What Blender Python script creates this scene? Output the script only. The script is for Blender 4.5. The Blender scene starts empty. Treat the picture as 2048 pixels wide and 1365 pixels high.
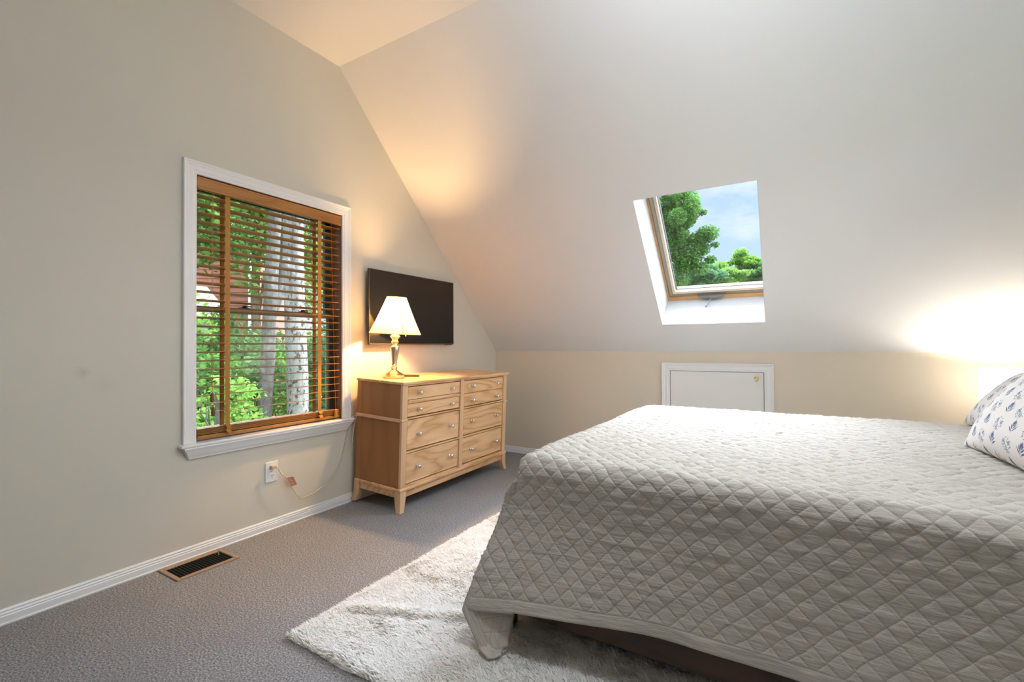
import bpy, bmesh, math, random
import numpy as np
from mathutils import Vector, Matrix

random.seed(7)
S = bpy.context.scene
COL = S.collection
PI = math.pi

# ------------------------------------------------------------------ render look
S.view_settings.view_transform = 'Standard'
S.view_settings.look = 'None'
S.view_settings.gamma = 1.0
S.view_settings.use_curve_mapping = False
S.view_settings.exposure = 0.51
try:
    S.cycles.use_denoising = True
    S.cycles.max_bounces = 10
    S.cycles.diffuse_bounces = 6
    S.cycles.transparent_max_bounces = 24
    S.cycles.sample_clamp_indirect = 6.0
    S.cycles.caustics_reflective = False
    S.cycles.caustics_refractive = False
except Exception:
    pass

# ------------------------------------------------------------------ geometry collector
class MB:
    def __init__(self):
        self.v, self.f, self.m = [], [], []
    def add(self, vs, fs, mi=0):
        o = len(self.v)
        self.v += [tuple(p) for p in vs]
        self.f += [tuple(i + o for i in f) for f in fs]
        self.m += [mi] * len(fs)
        return self
    def box(self, x0, x1, y0, y1, z0, z1, bev=0.0, mi=0, seg=1):
        if x0 > x1: x0, x1 = x1, x0
        if y0 > y1: y0, y1 = y1, y0
        if z0 > z1: z0, z1 = z1, z0
        if bev <= 0:
            vs = [(x, y, z) for z in (z0, z1) for y in (y0, y1) for x in (x0, x1)]
            return self.add(vs, [(0,2,3,1),(4,5,7,6),(0,1,5,4),(2,6,7,3),(0,4,6,2),(1,3,7,5)], mi)
        bm = bmesh.new()
        bmesh.ops.create_cube(bm, size=1.0)
        for q in bm.verts:
            q.co = Vector(((x0+x1)/2 + q.co.x*(x1-x0), (y0+y1)/2 + q.co.y*(y1-y0), (z0+z1)/2 + q.co.z*(z1-z0)))
        bmesh.ops.bevel(bm, geom=list(bm.edges), offset=min(bev, .49*min(x1-x0, y1-y0, z1-z0)), segments=seg, affect='EDGES', profile=.5)
        return self.bm(bm, mi)
    def bm(self, bm, mi=0):
        bm.verts.index_update()
        self.add([v.co for v in bm.verts], [[v.index for v in f.verts] for f in bm.faces], mi)
        bm.free()
        return self
    def prism(self, poly, fn, a, b, mi=0):
        """poly: 2-D outline; fn(p, t) -> 3-D point"""
        n = len(poly)
        vs = [fn(p, a) for p in poly] + [fn(p, b) for p in poly]
        fs = [(i, (i+1) % n, n+(i+1) % n, n+i) for i in range(n)] + [tuple(range(n-1, -1, -1)), tuple(range(n, 2*n))]
        return self.add(vs, fs, mi)
    def loft(self, rings, closed=True, caps=True, mi=0):
        n = len(rings[0]); o = []
        vs = [p for r in rings for p in r]
        for k in range(len(rings)-1):
            for i in range(n if closed else n-1):
                j = (i+1) % n
                o.append((k*n+i, k*n+j, (k+1)*n+j, (k+1)*n+i))
        if caps and closed:
            o.append(tuple(range(n-1, -1, -1))); o.append(tuple((len(rings)-1)*n+i for i in range(n)))
        return self.add(vs, o, mi)
    def lathe(self, prof, c=(0,0,0), n=40, caps=True, mi=0):
        rings = [[(c[0]+r*math.cos(2*PI*i/n), c[1]+r*math.sin(2*PI*i/n), c[2]+z) for i in range(n)] for r, z in prof]
        return self.loft(rings, True, caps, mi)
    def tube(self, pts, r, n=8, mi=0):
        pts = [Vector(p) for p in pts]; rings = []
        up = Vector((0.13, 0.21, 1)).normalized()
        for i, p in enumerate(pts):
            t = (pts[min(i+1, len(pts)-1)] - pts[max(i-1, 0)]).normalized()
            a = t.cross(up)
            if a.length < 1e-3: a = t.cross(Vector((1,0,0)))
            a.normalize(); b = t.cross(a)
            rr = r[i] if isinstance(r, (list, tuple)) else r
            rings.append([p + a*rr*math.cos(2*PI*k/n) + b*rr*math.sin(2*PI*k/n) for k in range(n)])
        return self.loft(rings, True, True, mi)
    def ball(self, c, r, n=14, m=10, sz=(1,1,1), mi=0):
        prof = []
        rings = []
        for j in range(m+1):
            th = PI*j/m; rr = max(math.sin(th), 1e-3)*r
            rings.append([(c[0]+rr*sz[0]*math.cos(2*PI*i/n), c[1]+rr*sz[1]*math.sin(2*PI*i/n), c[2]-r*sz[2]*math.cos(th)) for i in range(n)])
        return self.loft(rings, True, True, mi)
    def build(self, name, mats, parent=None, off=None, smooth=False, angle=None):
        me = bpy.data.meshes.new(name)
        vs = self.v
        if off is None and parent is not None and not parent.get('_local'):
            off = world_loc(parent)
        if off is not None:
            vs = [(p[0]-off[0], p[1]-off[1], p[2]-off[2]) for p in vs]
        me.from_pydata(vs, [], self.f)
        if not isinstance(mats, (list, tuple)): mats = [mats]
        for m in mats: me.materials.append(m)
        if len(mats) > 1:
            me.polygons.foreach_set('material_index', self.m)
        bm = bmesh.new(); bm.from_mesh(me)
        bmesh.ops.recalc_face_normals(bm, faces=bm.faces)
        if smooth:
            lim = angle if angle else 0.6
            for f in bm.faces: f.smooth = True
            for e in bm.edges:
                if len(e.link_faces) == 2 and e.calc_face_angle(0) > lim: e.smooth = False
        bm.to_mesh(me); bm.free()
        o = bpy.data.objects.new(name, me)
        COL.objects.link(o)
        if parent is not None: o.parent = parent
        return o

def world_loc(o):
    p = Vector((0,0,0))
    while o is not None:
        p += o.location; o = o.parent
    return p

def tag(o, label, cat, group=None, kind=None):
    o['label'] = label; o['category'] = cat
    if group: o['group'] = group
    if kind: o['kind'] = kind
    return o
def empty(name, loc=(0,0,0), local=False):
    o = bpy.data.objects.new(name, None); COL.objects.link(o)
    o.location = loc; o.empty_display_size = .1
    if local: o['_local'] = 1
    return o
def struct(o, label=None, cat=None):
    o['kind'] = 'structure'
    if label: o['label'] = label
    if cat: o['category'] = cat
    return o
def plabel(o, text):
    o['label'] = text; return o

# ------------------------------------------------------------------ materials
def new_mat(name):
    m = bpy.data.materials.new(name); m.use_nodes = True
    nt = m.node_tree; b = nt.nodes['Principled BSDF']
    return m, nt, b
def N(nt, kind, **kw):
    n = nt.nodes.new(kind)
    for k, v in kw.items(): setattr(n, k, v)
    return n
def math_n(nt, op, a, b=None, clamp=False):
    n = N(nt, 'ShaderNodeMath', operation=op, use_clamp=clamp)
    for i, x in enumerate((a, b)):
        if x is None: continue
        if isinstance(x, (int, float)): n.inputs[i].default_value = x
        else: nt.links.new(x, n.inputs[i])
    return n.outputs[0]
def ramp(nt, fac, stops):
    r = N(nt, 'ShaderNodeValToRGB')
    el = r.color_ramp.elements
    while len(el) < len(stops): el.new(.5)
    for e, (p, c) in zip(el, stops):
        e.position = p; e.color = (*c, 1)
    nt.links.new(fac, r.inputs[0])
    return r.outputs[0]
def noise(nt, vec, scale, detail=3, rough=.5, dist=0.0):
    n = N(nt, 'ShaderNodeTexNoise')
    n.inputs['Scale'].default_value = scale; n.inputs['Detail'].default_value = detail
    n.inputs['Roughness'].default_value = rough; n.inputs['Distortion'].default_value = dist
    if vec is not None: nt.links.new(vec, n.inputs['Vector'])
    return n.outputs[0]
def objco(nt, scale=(1,1,1), jitter=0.0):
    t = N(nt, 'ShaderNodeTexCoord'); mp = N(nt, 'ShaderNodeMapping')
    mp.inputs['Scale'].default_value = scale
    src = t.outputs['Object']
    if jitter:
        oi = N(nt, 'ShaderNodeObjectInfo')
        va = N(nt, 'ShaderNodeVectorMath', operation='ADD')
        nt.links.new(src, va.inputs[0])
        nt.links.new(math_n(nt, 'MULTIPLY', oi.outputs['Random'], jitter), va.inputs[1])
        src = va.outputs[0]
    nt.links.new(src, mp.inputs['Vector'])
    return mp.outputs[0]
def bump(nt, b, h, strength, dist=.01):
    n = N(nt, 'ShaderNodeBump'); n.inputs['Strength'].default_value = strength
    n.inputs['Distance'].default_value = dist
    nt.links.new(h, n.inputs['Height']); nt.links.new(n.outputs[0], b.inputs['Normal'])
def mix(nt, fac, a, b):
    n = N(nt, 'ShaderNodeMix', data_type='RGBA')
    for sock, x in ((n.inputs[0], fac), (n.inputs[6], a), (n.inputs[7], b)):
        if isinstance(x, (int, float)): sock.default_value = x
        elif isinstance(x, (tuple, list)): sock.default_value = (*x, 1)
        else: nt.links.new(x, sock)
    return n.outputs[2]

def plain(name, col, rough=.5, metal=0.0, spec=.5, var=0.0, vscale=8):
    m, nt, b = new_mat(name)
    b.inputs['Base Color'].default_value = (*col, 1)
    b.inputs['Roughness'].default_value = rough
    b.inputs['Metallic'].default_value = metal
    b.inputs['Specular IOR Level'].default_value = spec
    if var:
        n = noise(nt, objco(nt), vscale, 4)
        nt.links.new(ramp(nt, n, [(.3, tuple(c*(1-var) for c in col)), (.7, tuple(min(1, c*(1+var)) for c in col))]), b.inputs['Base Color'])
    return m

def paint(name, col, smudges=()):
    m, nt, b = new_mat(name)
    b.inputs['Roughness'].default_value = .75; b.inputs['Specular IOR Level'].default_value = .25
    co = objco(nt)
    c = ramp(nt, noise(nt, co, 1.3, 3), [(.3, tuple(x*.985 for x in col)), (.7, col)])
    for (pos, r, d) in smudges:                          # scuff marks on the paint
        t = N(nt, 'ShaderNodeVectorMath', operation='DISTANCE')
        nt.links.new(co, t.inputs[0]); t.inputs[1].default_value = pos
        f = math_n(nt, 'SUBTRACT', 1.0, math_n(nt, 'DIVIDE', t.outputs['Value'], r), True)
        f = math_n(nt, 'MULTIPLY', f, math_n(nt, 'MULTIPLY', noise(nt, co, 40, 3), d*2))
        c = mix(nt, f, c, tuple(x*.45 for x in col))
    nt.links.new(c, b.inputs['Base Color'])
    bump(nt, b, noise(nt, co, 260, 3), .05, .002)
    return m

def wood(name, light, dark, grain='y', rings=9.0, rough=.42, jitter=7.0, base=1.6, fib=.35, bmp=.06, ringw=.42):
    """flat-sawn timber: contour lines of a noise field stretched along the grain, with fine pores"""
    m, nt, b = new_mat(name)
    k = {'x': (.16, 1, 1), 'y': (1, .16, 1), 'z': (1, 1, .16)}[grain]
    co = objco(nt, tuple(x*base*2.2 for x in k), jitter)
    f = noise(nt, co, 1.6, 2, .45, .25)
    s = math_n(nt, 'FRACT', math_n(nt, 'MULTIPLY', f, rings))
    tri = math_n(nt, 'ABSOLUTE', math_n(nt, 'SUBTRACT', s, .62))
    ring = math_n(nt, 'SUBTRACT', 1.0, math_n(nt, 'MULTIPLY', tri, 2.1), True)
    ring = math_n(nt, 'POWER', ring, 2.0)
    k2 = {'x': (6, 190, 190), 'y': (190, 6, 190), 'z': (190, 190, 6)}[grain]
    fine = noise(nt, objco(nt, k2, jitter), 1.0, 3)
    broad = noise(nt, objco(nt, tuple(x*2.5 for x in k), jitter), 1.0, 2)
    v = math_n(nt, 'ADD', math_n(nt, 'MULTIPLY', ring, ringw), math_n(nt, 'MULTIPLY', fine, fib))
    v = math_n(nt, 'ADD', v, math_n(nt, 'MULTIPLY', broad, .35))
    c = ramp(nt, v, [(.18, light), (.85, dark)])
    nt.links.new(c, b.inputs['Base Color'])
    b.inputs['Roughness'].default_value = rough
    bump(nt, b, fine, bmp, .002)
    return m

def thin_glass(name, tint=(1,1,1), refl=1.0):
    m, nt, b = new_mat(name)
    nt.nodes.remove(b)
    out = nt.nodes['Material Output']
    tr = N(nt, 'ShaderNodeBsdfTransparent'); tr.inputs[0].default_value = (*tint, 1)
    gl = N(nt, 'ShaderNodeBsdfGlossy'); gl.inputs['Roughness'].default_value = .01
    fr = N(nt, 'ShaderNodeFresnel'); fr.inputs[0].default_value = 1.45
    mx = N(nt, 'ShaderNodeMixShader')
    nt.links.new(math_n(nt, 'MULTIPLY', fr.outputs[0], refl), mx.inputs[0])
    nt.links.new(tr.outputs[0], mx.inputs[1]); nt.links.new(gl.outputs[0], mx.inputs[2])
    nt.links.new(mx.outputs[0], out.inputs[0])
    return m

def fabric_shade(name, col, trans=.6):
    m, nt, b = new_mat(name)
    nt.nodes.remove(b)
    out = nt.nodes['Material Output']
    d = N(nt, 'ShaderNodeBsdfDiffuse'); d.inputs[0].default_value = (*col, 1)
    t = N(nt, 'ShaderNodeBsdfTranslucent'); t.inputs[0].default_value = (*col, 1)
    mx = N(nt, 'ShaderNodeMixShader'); mx.inputs[0].default_value = trans
    n = noise(nt, objco(nt, (300, 300, 300)), 1, 2)
    bp = N(nt, 'ShaderNodeBump'); bp.inputs['Strength'].default_value = .1; bp.inputs['Distance'].default_value = .002
    nt.links.new(n, bp.inputs['Height']); nt.links.new(bp.outputs[0], d.inputs['Normal'])
    nt.links.new(d.outputs[0], mx.inputs[1]); nt.links.new(t.outputs[0], mx.inputs[2])
    nt.links.new(mx.outputs[0], out.inputs[0])
    return m

def leaf_mat(name, cols, trans=.35):
    m, nt, b = new_mat(name)
    nt.nodes.remove(b)
    out = nt.nodes['Material Output']
    geo = N(nt, 'ShaderNodeNewGeometry')
    v = math_n(nt, 'ADD', math_n(nt, 'MULTIPLY', geo.outputs['Random Per Island'], .6), math_n(nt, 'MULTIPLY', noise(nt, objco(nt), .9, 2), .45))
    c = ramp(nt, v, [(.1, cols[0]), (.5, cols[1]), (.9, cols[2])])
    d = N(nt, 'ShaderNodeBsdfDiffuse'); t = N(nt, 'ShaderNodeBsdfTranslucent'); mx = N(nt, 'ShaderNodeMixShader')
    nt.links.new(c, d.inputs[0]); nt.links.new(c, t.inputs[0]); mx.inputs[0].default_value = trans
    nt.links.new(d.outputs[0], mx.inputs[1]); nt.links.new(t.outputs[0], mx.inputs[2]); nt.links.new(mx.outputs[0], out.inputs[0])
    return m

def bark_mat(name, a, b_, lichen=None, scale=6, lam=.55):
    m, nt, b = new_mat(name)
    co = objco(nt, (1, 1, .3))
    n = noise(nt, co, scale*3, 5, .7)
    c = ramp(nt, n, [(.35, a), (.65, b_)])
    if lichen:
        s = noise(nt, objco(nt, (1,1,.75)), scale*2.1, 4, .65)
        c = mix(nt, ramp(nt, s, [(lam, (0,0,0)), (lam+.035, (1,1,1))]), c, lichen)
    nt.links.new(c, b.inputs['Base Color']); b.inputs['Roughness'].default_value = .95
    bump(nt, b, n, .6, .03)
    return m

M = {}
M['wall'] = paint('greige_wall_paint', (.655, .62, .535), [((0, -3.549, 1.05), .035, .26), ((0, -3.47, .985), .06, .08)])
M['knee'] = paint('beige_wall_paint', (.71, .635, .52))
M['white'] = paint('white_ceiling_paint', (.80, .80, .80))
M['trim'] = plain('white_gloss_trim', (.84, .84, .84), .32)
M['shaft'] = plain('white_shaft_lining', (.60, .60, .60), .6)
M['oak_y'] = wood('light_oak_long_grain', (.94, .625, .36), (.60, .315, .125), 'y', 7, ringw=.46)
M['oak_z'] = wood('light_oak_upright_grain', (.88, .60, .37), (.55, .31, .15), 'z', 5, base=1.1, ringw=.2)
M['oak_x'] = wood('light_oak_cross_grain', (.88, .60, .37), (.55, .31, .15), 'x', 5, ringw=.2)
M['oak_shaded'] = wood('oak_side_painted_shade', (.42, .185, .062), (.25, .095, .027), 'z', 5, base=1.1, ringw=.2)  # same oak as the front, darkened so the ends look shaded
M['gap'] = plain('dark_gap_wood', (.05, .025, .01), .9)
M['slat'] = wood('honey_slat_wood', (.42, .19, .045), (.30, .125, .025), 'y', 5, .35, 3, 1.0, .25)
M['tape'] = plain('honey_cloth_tape', (.43, .20, .045), .8, var=.12, vscale=60)
M['jamb'] = wood('brown_jamb_wood', (.34, .14, .05), (.20, .07, .022), 'z', 6, .45)
M['sash'] = wood('brown_sash_wood', (.20, .105, .05), (.12, .06, .03), 'y', 6, .45)
M['darkgreen'] = plain('dark_green_cladding', (.025, .055, .04), .5)
M['gray'] = plain('grey_track', (.36, .33, .29), .5)
M['iron'] = plain('dark_bronze', (.03, .022, .015), .4, .6)
M['glass'] = thin_glass('window_glass', (.97, .985, .975), .8)
M['skyglass'] = thin_glass('skylight_glass', (.99, 1, 1), .3)
M['pine'] = wood('pine_frame_wood', (.62, .36, .15), (.45, .23, .08), 'x', 6)
M['pale'] = wood('pale_pine_wood', (.72, .58, .42), (.58, .44, .30), 'x', 6)
M['brownstrip'] = plain('brown_gasket', (.30, .21, .14), .5)
M['olive'] = plain('olive_grey_aluminium', (.34, .33, .26), .4, .3)
M['plastic'] = plain('warm_grey_plastic', (.20, .20, .175), .4)
M['chrome'] = plain('polished_chrome', (.80, .80, .80), .12, 1.0)
M['nickel'] = plain('brushed_nickel', (.72, .62, .50), .28, 1.0)
M['brass'] = plain('polished_brass', (.85, .58, .20), .18, 1.0)
M['tvglass'] = plain('black_screen_glass', (.006, .006, .006), .14, 0, .45)
M['tvbody'] = plain('black_plastic', (.012, .012, .012), .4)
M['bezel'] = plain('thin_dark_bezel', (.10, .09, .08), .3, .7)
M['shade'] = fabric_shade('cream_lamp_fabric', (.80, .66, .42), .30)
M['seam'] = fabric_shade('cream_lamp_seam', (.70, .58, .34), .3)
M['shade2'] = fabric_shade('white_lamp_fabric', (.93, .92, .90), .70)
M['ceramic'] = plain('white_ceramic', (.8, .8, .78), .2)
M['walnut'] = wood('dark_walnut', (.10, .048, .028), (.035, .016, .010), 'x', 7, .5)
M['mattress'] = plain('mattress_ticking', (.7, .7, .68), .9)
M['outlet'] = plain('white_outlet_plastic', (.82, .83, .84), .3)
M['slot'] = plain('dark_slot', (.02, .02, .02), .8)
M['cord'] = plain('cream_cord', (.62, .50, .33), .45)
M['orange'] = plain('orange_paper_tag', (.55, .19, .09), .6, var=.2, vscale=300)
M['string'] = plain('cream_string', (.75, .68, .55), .8)
M['ventframe'] = plain('tan_vent_enamel', (.36, .235, .15), .4)
M['louver'] = plain('dark_vent_louver', (.045, .042, .036), .45)
M['void'] = plain('vent_shaft_black', (.004, .004, .004), 1)
M['remote'] = plain('dark_brown_plastic', (.05, .028, .012), .4)
M['button'] = plain('grey_rubber_button', (.2, .18, .15), .7)
M['tassel'] = plain('brown_wood_tassel', (.20, .07, .025), .5)
M['tagwhite'] = plain('white_woven_label', (.75, .73, .70), .9)

def carpet():
    m, nt, b = new_mat('grey_loop_carpet')
    co = objco(nt)
    n = noise(nt, co, 145, 3, .75)
    n2 = noise(nt, co, 5, 3)
    c = ramp(nt, n, [(.34, (.10, .098, .102)), (.50, (.27, .265, .275)), (.66, (.55, .545, .56))])
    c = mix(nt, ramp(nt, n2, [(.35, (0,0,0)), (.7, (.25,.25,.25))]), c, (.21, .205, .21))
    nt.links.new(c, b.inputs['Base Color']); b.inputs['Roughness'].default_value = 1
    b.inputs['Specular IOR Level'].default_value = .05
    bump(nt, b, n, .4, .004)
    return m
M['carpet'] = carpet()

def quilt_mat():
    m, nt, b = new_mat('quilted_linen')
    uv = N(nt, 'ShaderNodeUVMap'); sp = N(nt, 'ShaderNodeSeparateXYZ'); nt.links.new(uv.outputs[0], sp.inputs[0])
    at = N(nt, 'ShaderNodeAttribute'); at.attribute_name = 'hem'
    P = .066
    # slightly wandering thread
    w = noise(nt, uv.outputs[0], 8, 2)
    wob = math_n(nt, 'MULTIPLY', math_n(nt, 'SUBTRACT', w, .5), .034)
    def line(op):
        a = math_n(nt, op, sp.outputs[0], sp.outputs[1])
        a = math_n(nt, 'ADD', a, wob)
        a = math_n(nt, 'DIVIDE', a, P)
        fr = math_n(nt, 'ABSOLUTE', math_n(nt, 'SUBTRACT', a, math_n(nt, 'ROUND', a)))
        return math_n(nt, 'MULTIPLY', fr, P/1.414)
    d = math_n(nt, 'MINIMUM', line('ADD'), line('SUBTRACT'))
    inside = math_n(nt, 'GREATER_THAN', at.outputs['Fac'], .042)
    d = math_n(nt, 'ADD', d, math_n(nt, 'MULTIPLY', math_n(nt, 'SUBTRACT', 1.0, inside), .1))
    dh = math_n(nt, 'ABSOLUTE', math_n(nt, 'SUBTRACT', at.outputs['Fac'], .042))
    d = math_n(nt, 'MINIMUM', d, dh)
    thread = math_n(nt, 'SUBTRACT', 1.0, math_n(nt, 'DIVIDE', d, .0016), True)
    groove = math_n(nt, 'MULTIPLY', math_n(nt, 'SUBTRACT', 1.0, math_n(nt, 'DIVIDE', d, .006), True), -1.0)
    mp = N(nt, 'ShaderNodeMapping'); mp.inputs['Scale'].default_value = (900, 60, 1); nt.links.new(uv.outputs[0], mp.inputs[0])
    mp2 = N(nt, 'ShaderNodeMapping'); mp2.inputs['Scale'].default_value = (60, 900, 1); nt.links.new(uv.outputs[0], mp2.inputs[0])
    weave = math_n(nt, 'ADD', noise(nt, mp.outputs[0], 1, 2), noise(nt, mp2.outputs[0], 1, 2))
    mp3 = N(nt, 'ShaderNodeMapping'); mp3.inputs['Scale'].default_value = (11, 62, 1); nt.links.new(uv.outputs[0], mp3.inputs[0])
    crease = noise(nt, mp3.outputs[0], 1, 3, .6)
    c = ramp(nt, weave, [(.35, (.455, .42, .37)), (.65, (.55, .51, .455))])
    c = mix(nt, math_n(nt, 'MULTIPLY', thread, .55), c, (.26, .22, .17))
    nt.links.new(c, b.inputs['Base Color'])
    b.inputs['Roughness'].default_value = .95; b.inputs['Specular IOR Level'].default_value = .1
    b.inputs['Sheen Weight'].default_value = .15
    h = math_n(nt, 'ADD', math_n(nt, 'MULTIPLY', groove, .6), math_n(nt, 'MULTIPLY', crease, 2.1))
    h = math_n(nt, 'ADD', h, math_n(nt, 'MULTIPLY', weave, .12))
    bump(nt, b, h, .55, .006)
    return m
M['quilt'] = quilt_mat()

def rug_mat():
    m, nt, b = new_mat('cream_wool')
    nt.nodes.remove(b)
    out = nt.nodes['Material Output']
    c = ramp(nt, noise(nt, objco(nt), 22, 4, .6), [(.3, (.93, .905, .865)), (.65, (.975, .965, .945))])
    d = N(nt, 'ShaderNodeBsdfDiffuse'); t = N(nt, 'ShaderNodeBsdfTranslucent'); mx = N(nt, 'ShaderNodeMixShader')
    nt.links.new(c, d.inputs[0]); nt.links.new(c, t.inputs[0]); mx.inputs[0].default_value = .06
    nt.links.new(d.outputs[0], mx.inputs[1]); nt.links.new(t.outputs[0], mx.inputs[2]); nt.links.new(mx.outputs[0], out.inputs[0])
    return m
M['rug'] = rug_mat()
M['rugbase'] = plain('cream_wool_backing', (.93, .91, .87), 1.0)

def attr_mat(name, attr):
    m, nt, b = new_mat(name)
    a = N(nt, 'ShaderNodeAttribute'); a.attribute_name = attr
    nt.links.new(a.outputs['Color'], b.inputs['Base Color'])
    b.inputs['Roughness'].default_value = .9; b.inputs['Specular IOR Level'].default_value = .1
    bump(nt, b, noise(nt, objco(nt), 500, 2), .15, .002)
    return m
M['floral'] = attr_mat('blue_floral_cotton', 'print')

# ------------------------------------------------------------------ room constants
KNEE = 1.107; SL = 1.0143; CEIL = 3.24; YC = -2.103
YB = -7.10; YBC = -5.0; XR = 4.22
nv = Vector((0, SL, 1)).normalized()              # outward normal of the front slope
wv = Vector((0, -1, SL)).normalized()             # up the slope
def slope_pt(x, w, d=0.0):
    p = Vector((x, 0, KNEE)) + wv*w + nv*d
    return (p.x, p.y, p.z)
nb = Vector((0, -SL, 1)).normalized(); wb = Vector((0, 1, SL)).normalized()
def back_pt(x, w, d=0.0):
    p = Vector((x, YB, KNEE)) + wb*w + nb*d
    return (p.x, p.y, p.z)
WL = (CEIL-KNEE)/wv.z

def roof_z(y):
    if y > YC: return KNEE - SL*y
    if y < YBC: return KNEE + SL*(y-YB)
    return CEIL

# left gable wall with the window opening
WY0, WY1, WZ0, WZ1 = -3.064, -2.083, .632, 2.138
def gable(name, x0, x1, hole, m):
    mb = MB()
    ys = sorted({YB, YBC, YC, 0.0, hole[0], hole[1]})
    for a, b in zip(ys[:-1], ys[1:]):
        parts = [(0.0, None)]
        if a >= hole[0]-1e-6 and b <= hole[1]+1e-6:
            parts = [(0.0, hole[2]), (hole[3], None)]
        for lo, hi in parts:
            ta = roof_z(a) if hi is None else hi; tb = roof_z(b) if hi is None else hi
            mb.prism([(a, lo), (b, lo), (b, tb), (a, ta)], lambda p, t: (t, p[0], p[1]), x0, x1)
    return struct(mb.build(name, m))
gable('wall_left', -.18, 0.0, (WY0, WY1, WZ0, WZ1), M['wall'])
SWY0, SWY1, SWZ0, SWZ1 = -2.80, -1.45, 1.28, 2.36
gable('wall_right', XR, XR+.18, (SWY0, SWY1, SWZ0, SWZ1), M['wall'])  # opening cut for the added daylight window

# knee wall at the back with the access opening, and the one behind the camera
HX0, HX1, HZ0, HZ1 = 1.896, 2.652, .20, .937
mb = MB()
mb.box(-.02, HX0, 0, .1, 0, KNEE+.02); mb.box(HX1, XR+.02, 0, .1, 0, KNEE+.02)
mb.box(HX0, HX1, 0, .1, 0, HZ0); mb.box(HX0, HX1, 0, .1, HZ1, KNEE+.02)
struct(mb.build('wall_back', M['knee']))
mb = MB(); mb.box(-.1, XR+.1, YB-.1, YB, 0, KNEE+.02); struct(mb.build('wall_front', M['wall']))

# floor, flat ceiling and the two slopes
mb = MB(); mb.box(-.1, XR+.1, YB-.1, .1, -.12, 0); struct(mb.build('floor', M['carpet']))
SX0, SX1, SW0, SW1 = 1.886, 2.673, .3326, 1.539           # skylight opening in the slope
mb = MB()
mb.box(-.1, XR+.1, YBC, YC, CEIL, CEIL+.05)
def plate(mb, fn, holes, x0=-.1, x1=XR+.1, w0=-.03, w1=None, t=.05):
    w1 = w1 if w1 else WL+.03
    xs = sorted({x0, x1} | {h[0] for h in holes} | {h[1] for h in holes})
    for a, b in zip(xs[:-1], xs[1:]):
        hs = [h for h in holes if a >= h[0]-1e-6 and b <= h[1]+1e-6]
        spans = [(w0, hs[0][2]), (hs[0][3], w1)] if hs else [(w0, w1)]
        for lo, hi in spans:
            vs = [fn(x, w, d) for d in (0, t) for w in (lo, hi) for x in (a, b)]
            mb.add(vs, [(0,2,3,1),(4,5,7,6),(0,1,5,4),(2,6,7,3),(0,4,6,2),(1,3,7,5)])
plate(mb, slope_pt, [(SX0-.002, SX1+.002, SW0-.002, SW1+.002)])
plate(mb, back_pt, [])
struct(mb.build('ceiling', M['white']))

def obox(mb, fn, x0, x1, w0, w1, d0, d1, mi=0):
    vs = [fn(x, w, d) for d in (d0, d1) for w in (w0, w1) for x in (x0, x1)]
    mb.add(vs, [(0,2,3,1),(4,5,7,6),(0,1,5,4),(2,6,7,3),(0,4,6,2),(1,3,7,5)], mi)
def oring(mb, fn, x0, x1, w0, w1, t, d0, d1, mi=0):
    obox(mb, fn, x0, x0+t, w0, w1, d0, d1, mi); obox(mb, fn, x1-t, x1, w0, w1, d0, d1, mi)
    obox(mb, fn, x0+t, x1-t, w0, w0+t, d0, d1, mi); obox(mb, fn, x0+t, x1-t, w1-t, w1, d0, d1, mi)

# ------------------------------------------------------------------ skylight
SD = .325
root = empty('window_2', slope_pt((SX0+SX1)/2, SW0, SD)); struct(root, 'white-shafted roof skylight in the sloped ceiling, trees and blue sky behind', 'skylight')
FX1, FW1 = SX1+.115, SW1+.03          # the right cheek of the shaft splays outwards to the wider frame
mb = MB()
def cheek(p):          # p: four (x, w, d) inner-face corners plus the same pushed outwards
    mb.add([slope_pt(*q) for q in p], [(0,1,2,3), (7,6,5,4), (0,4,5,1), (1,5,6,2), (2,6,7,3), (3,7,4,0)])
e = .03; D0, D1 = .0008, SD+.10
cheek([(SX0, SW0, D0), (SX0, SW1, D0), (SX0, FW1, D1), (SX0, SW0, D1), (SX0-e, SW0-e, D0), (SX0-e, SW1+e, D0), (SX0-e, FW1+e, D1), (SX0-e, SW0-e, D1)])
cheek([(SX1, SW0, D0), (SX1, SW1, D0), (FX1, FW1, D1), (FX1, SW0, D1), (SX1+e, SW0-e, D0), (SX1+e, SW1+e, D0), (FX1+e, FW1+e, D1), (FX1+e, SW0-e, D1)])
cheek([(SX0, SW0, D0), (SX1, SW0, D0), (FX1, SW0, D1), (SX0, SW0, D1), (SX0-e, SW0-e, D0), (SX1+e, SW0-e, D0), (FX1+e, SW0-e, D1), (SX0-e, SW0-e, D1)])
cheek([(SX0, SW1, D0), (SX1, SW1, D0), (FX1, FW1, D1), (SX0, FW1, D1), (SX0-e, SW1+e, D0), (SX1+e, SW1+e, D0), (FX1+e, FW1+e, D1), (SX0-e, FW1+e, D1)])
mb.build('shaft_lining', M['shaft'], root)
mb = MB(); oring(mb, slope_pt, SX0, FX1, SW0, FW1, .014, SD-.005, SD+.07)
obox(mb, slope_pt, SX0+.014, FX1-.014, SW0+.014, SW0+.034, SD-.004, SD+.05)
fr = mb.build('frame', M['pine'], root); plabel(fr, 'orange pine frame rail')
mb = MB(); oring(mb, slope_pt, SX0+.020, FX1-.020, SW0+.036, FW1-.02, .022, SD+.012, SD+.07)
mb.build('metal_trim', M['olive'], root)
mb = MB(); oring(mb, slope_pt, SX0+.042, FX1-.042, SW0+.056, FW1-.042, .012, SD+.006, SD+.07)
mb.build('gasket', M['brownstrip'], root)
mb = MB(); oring(mb, slope_pt, SX0+.052, FX1-.052, SW0+.070, FW1-.052, .022, SD+.004, SD+.075)
mb.build('sash', M['pale'], root)
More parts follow.
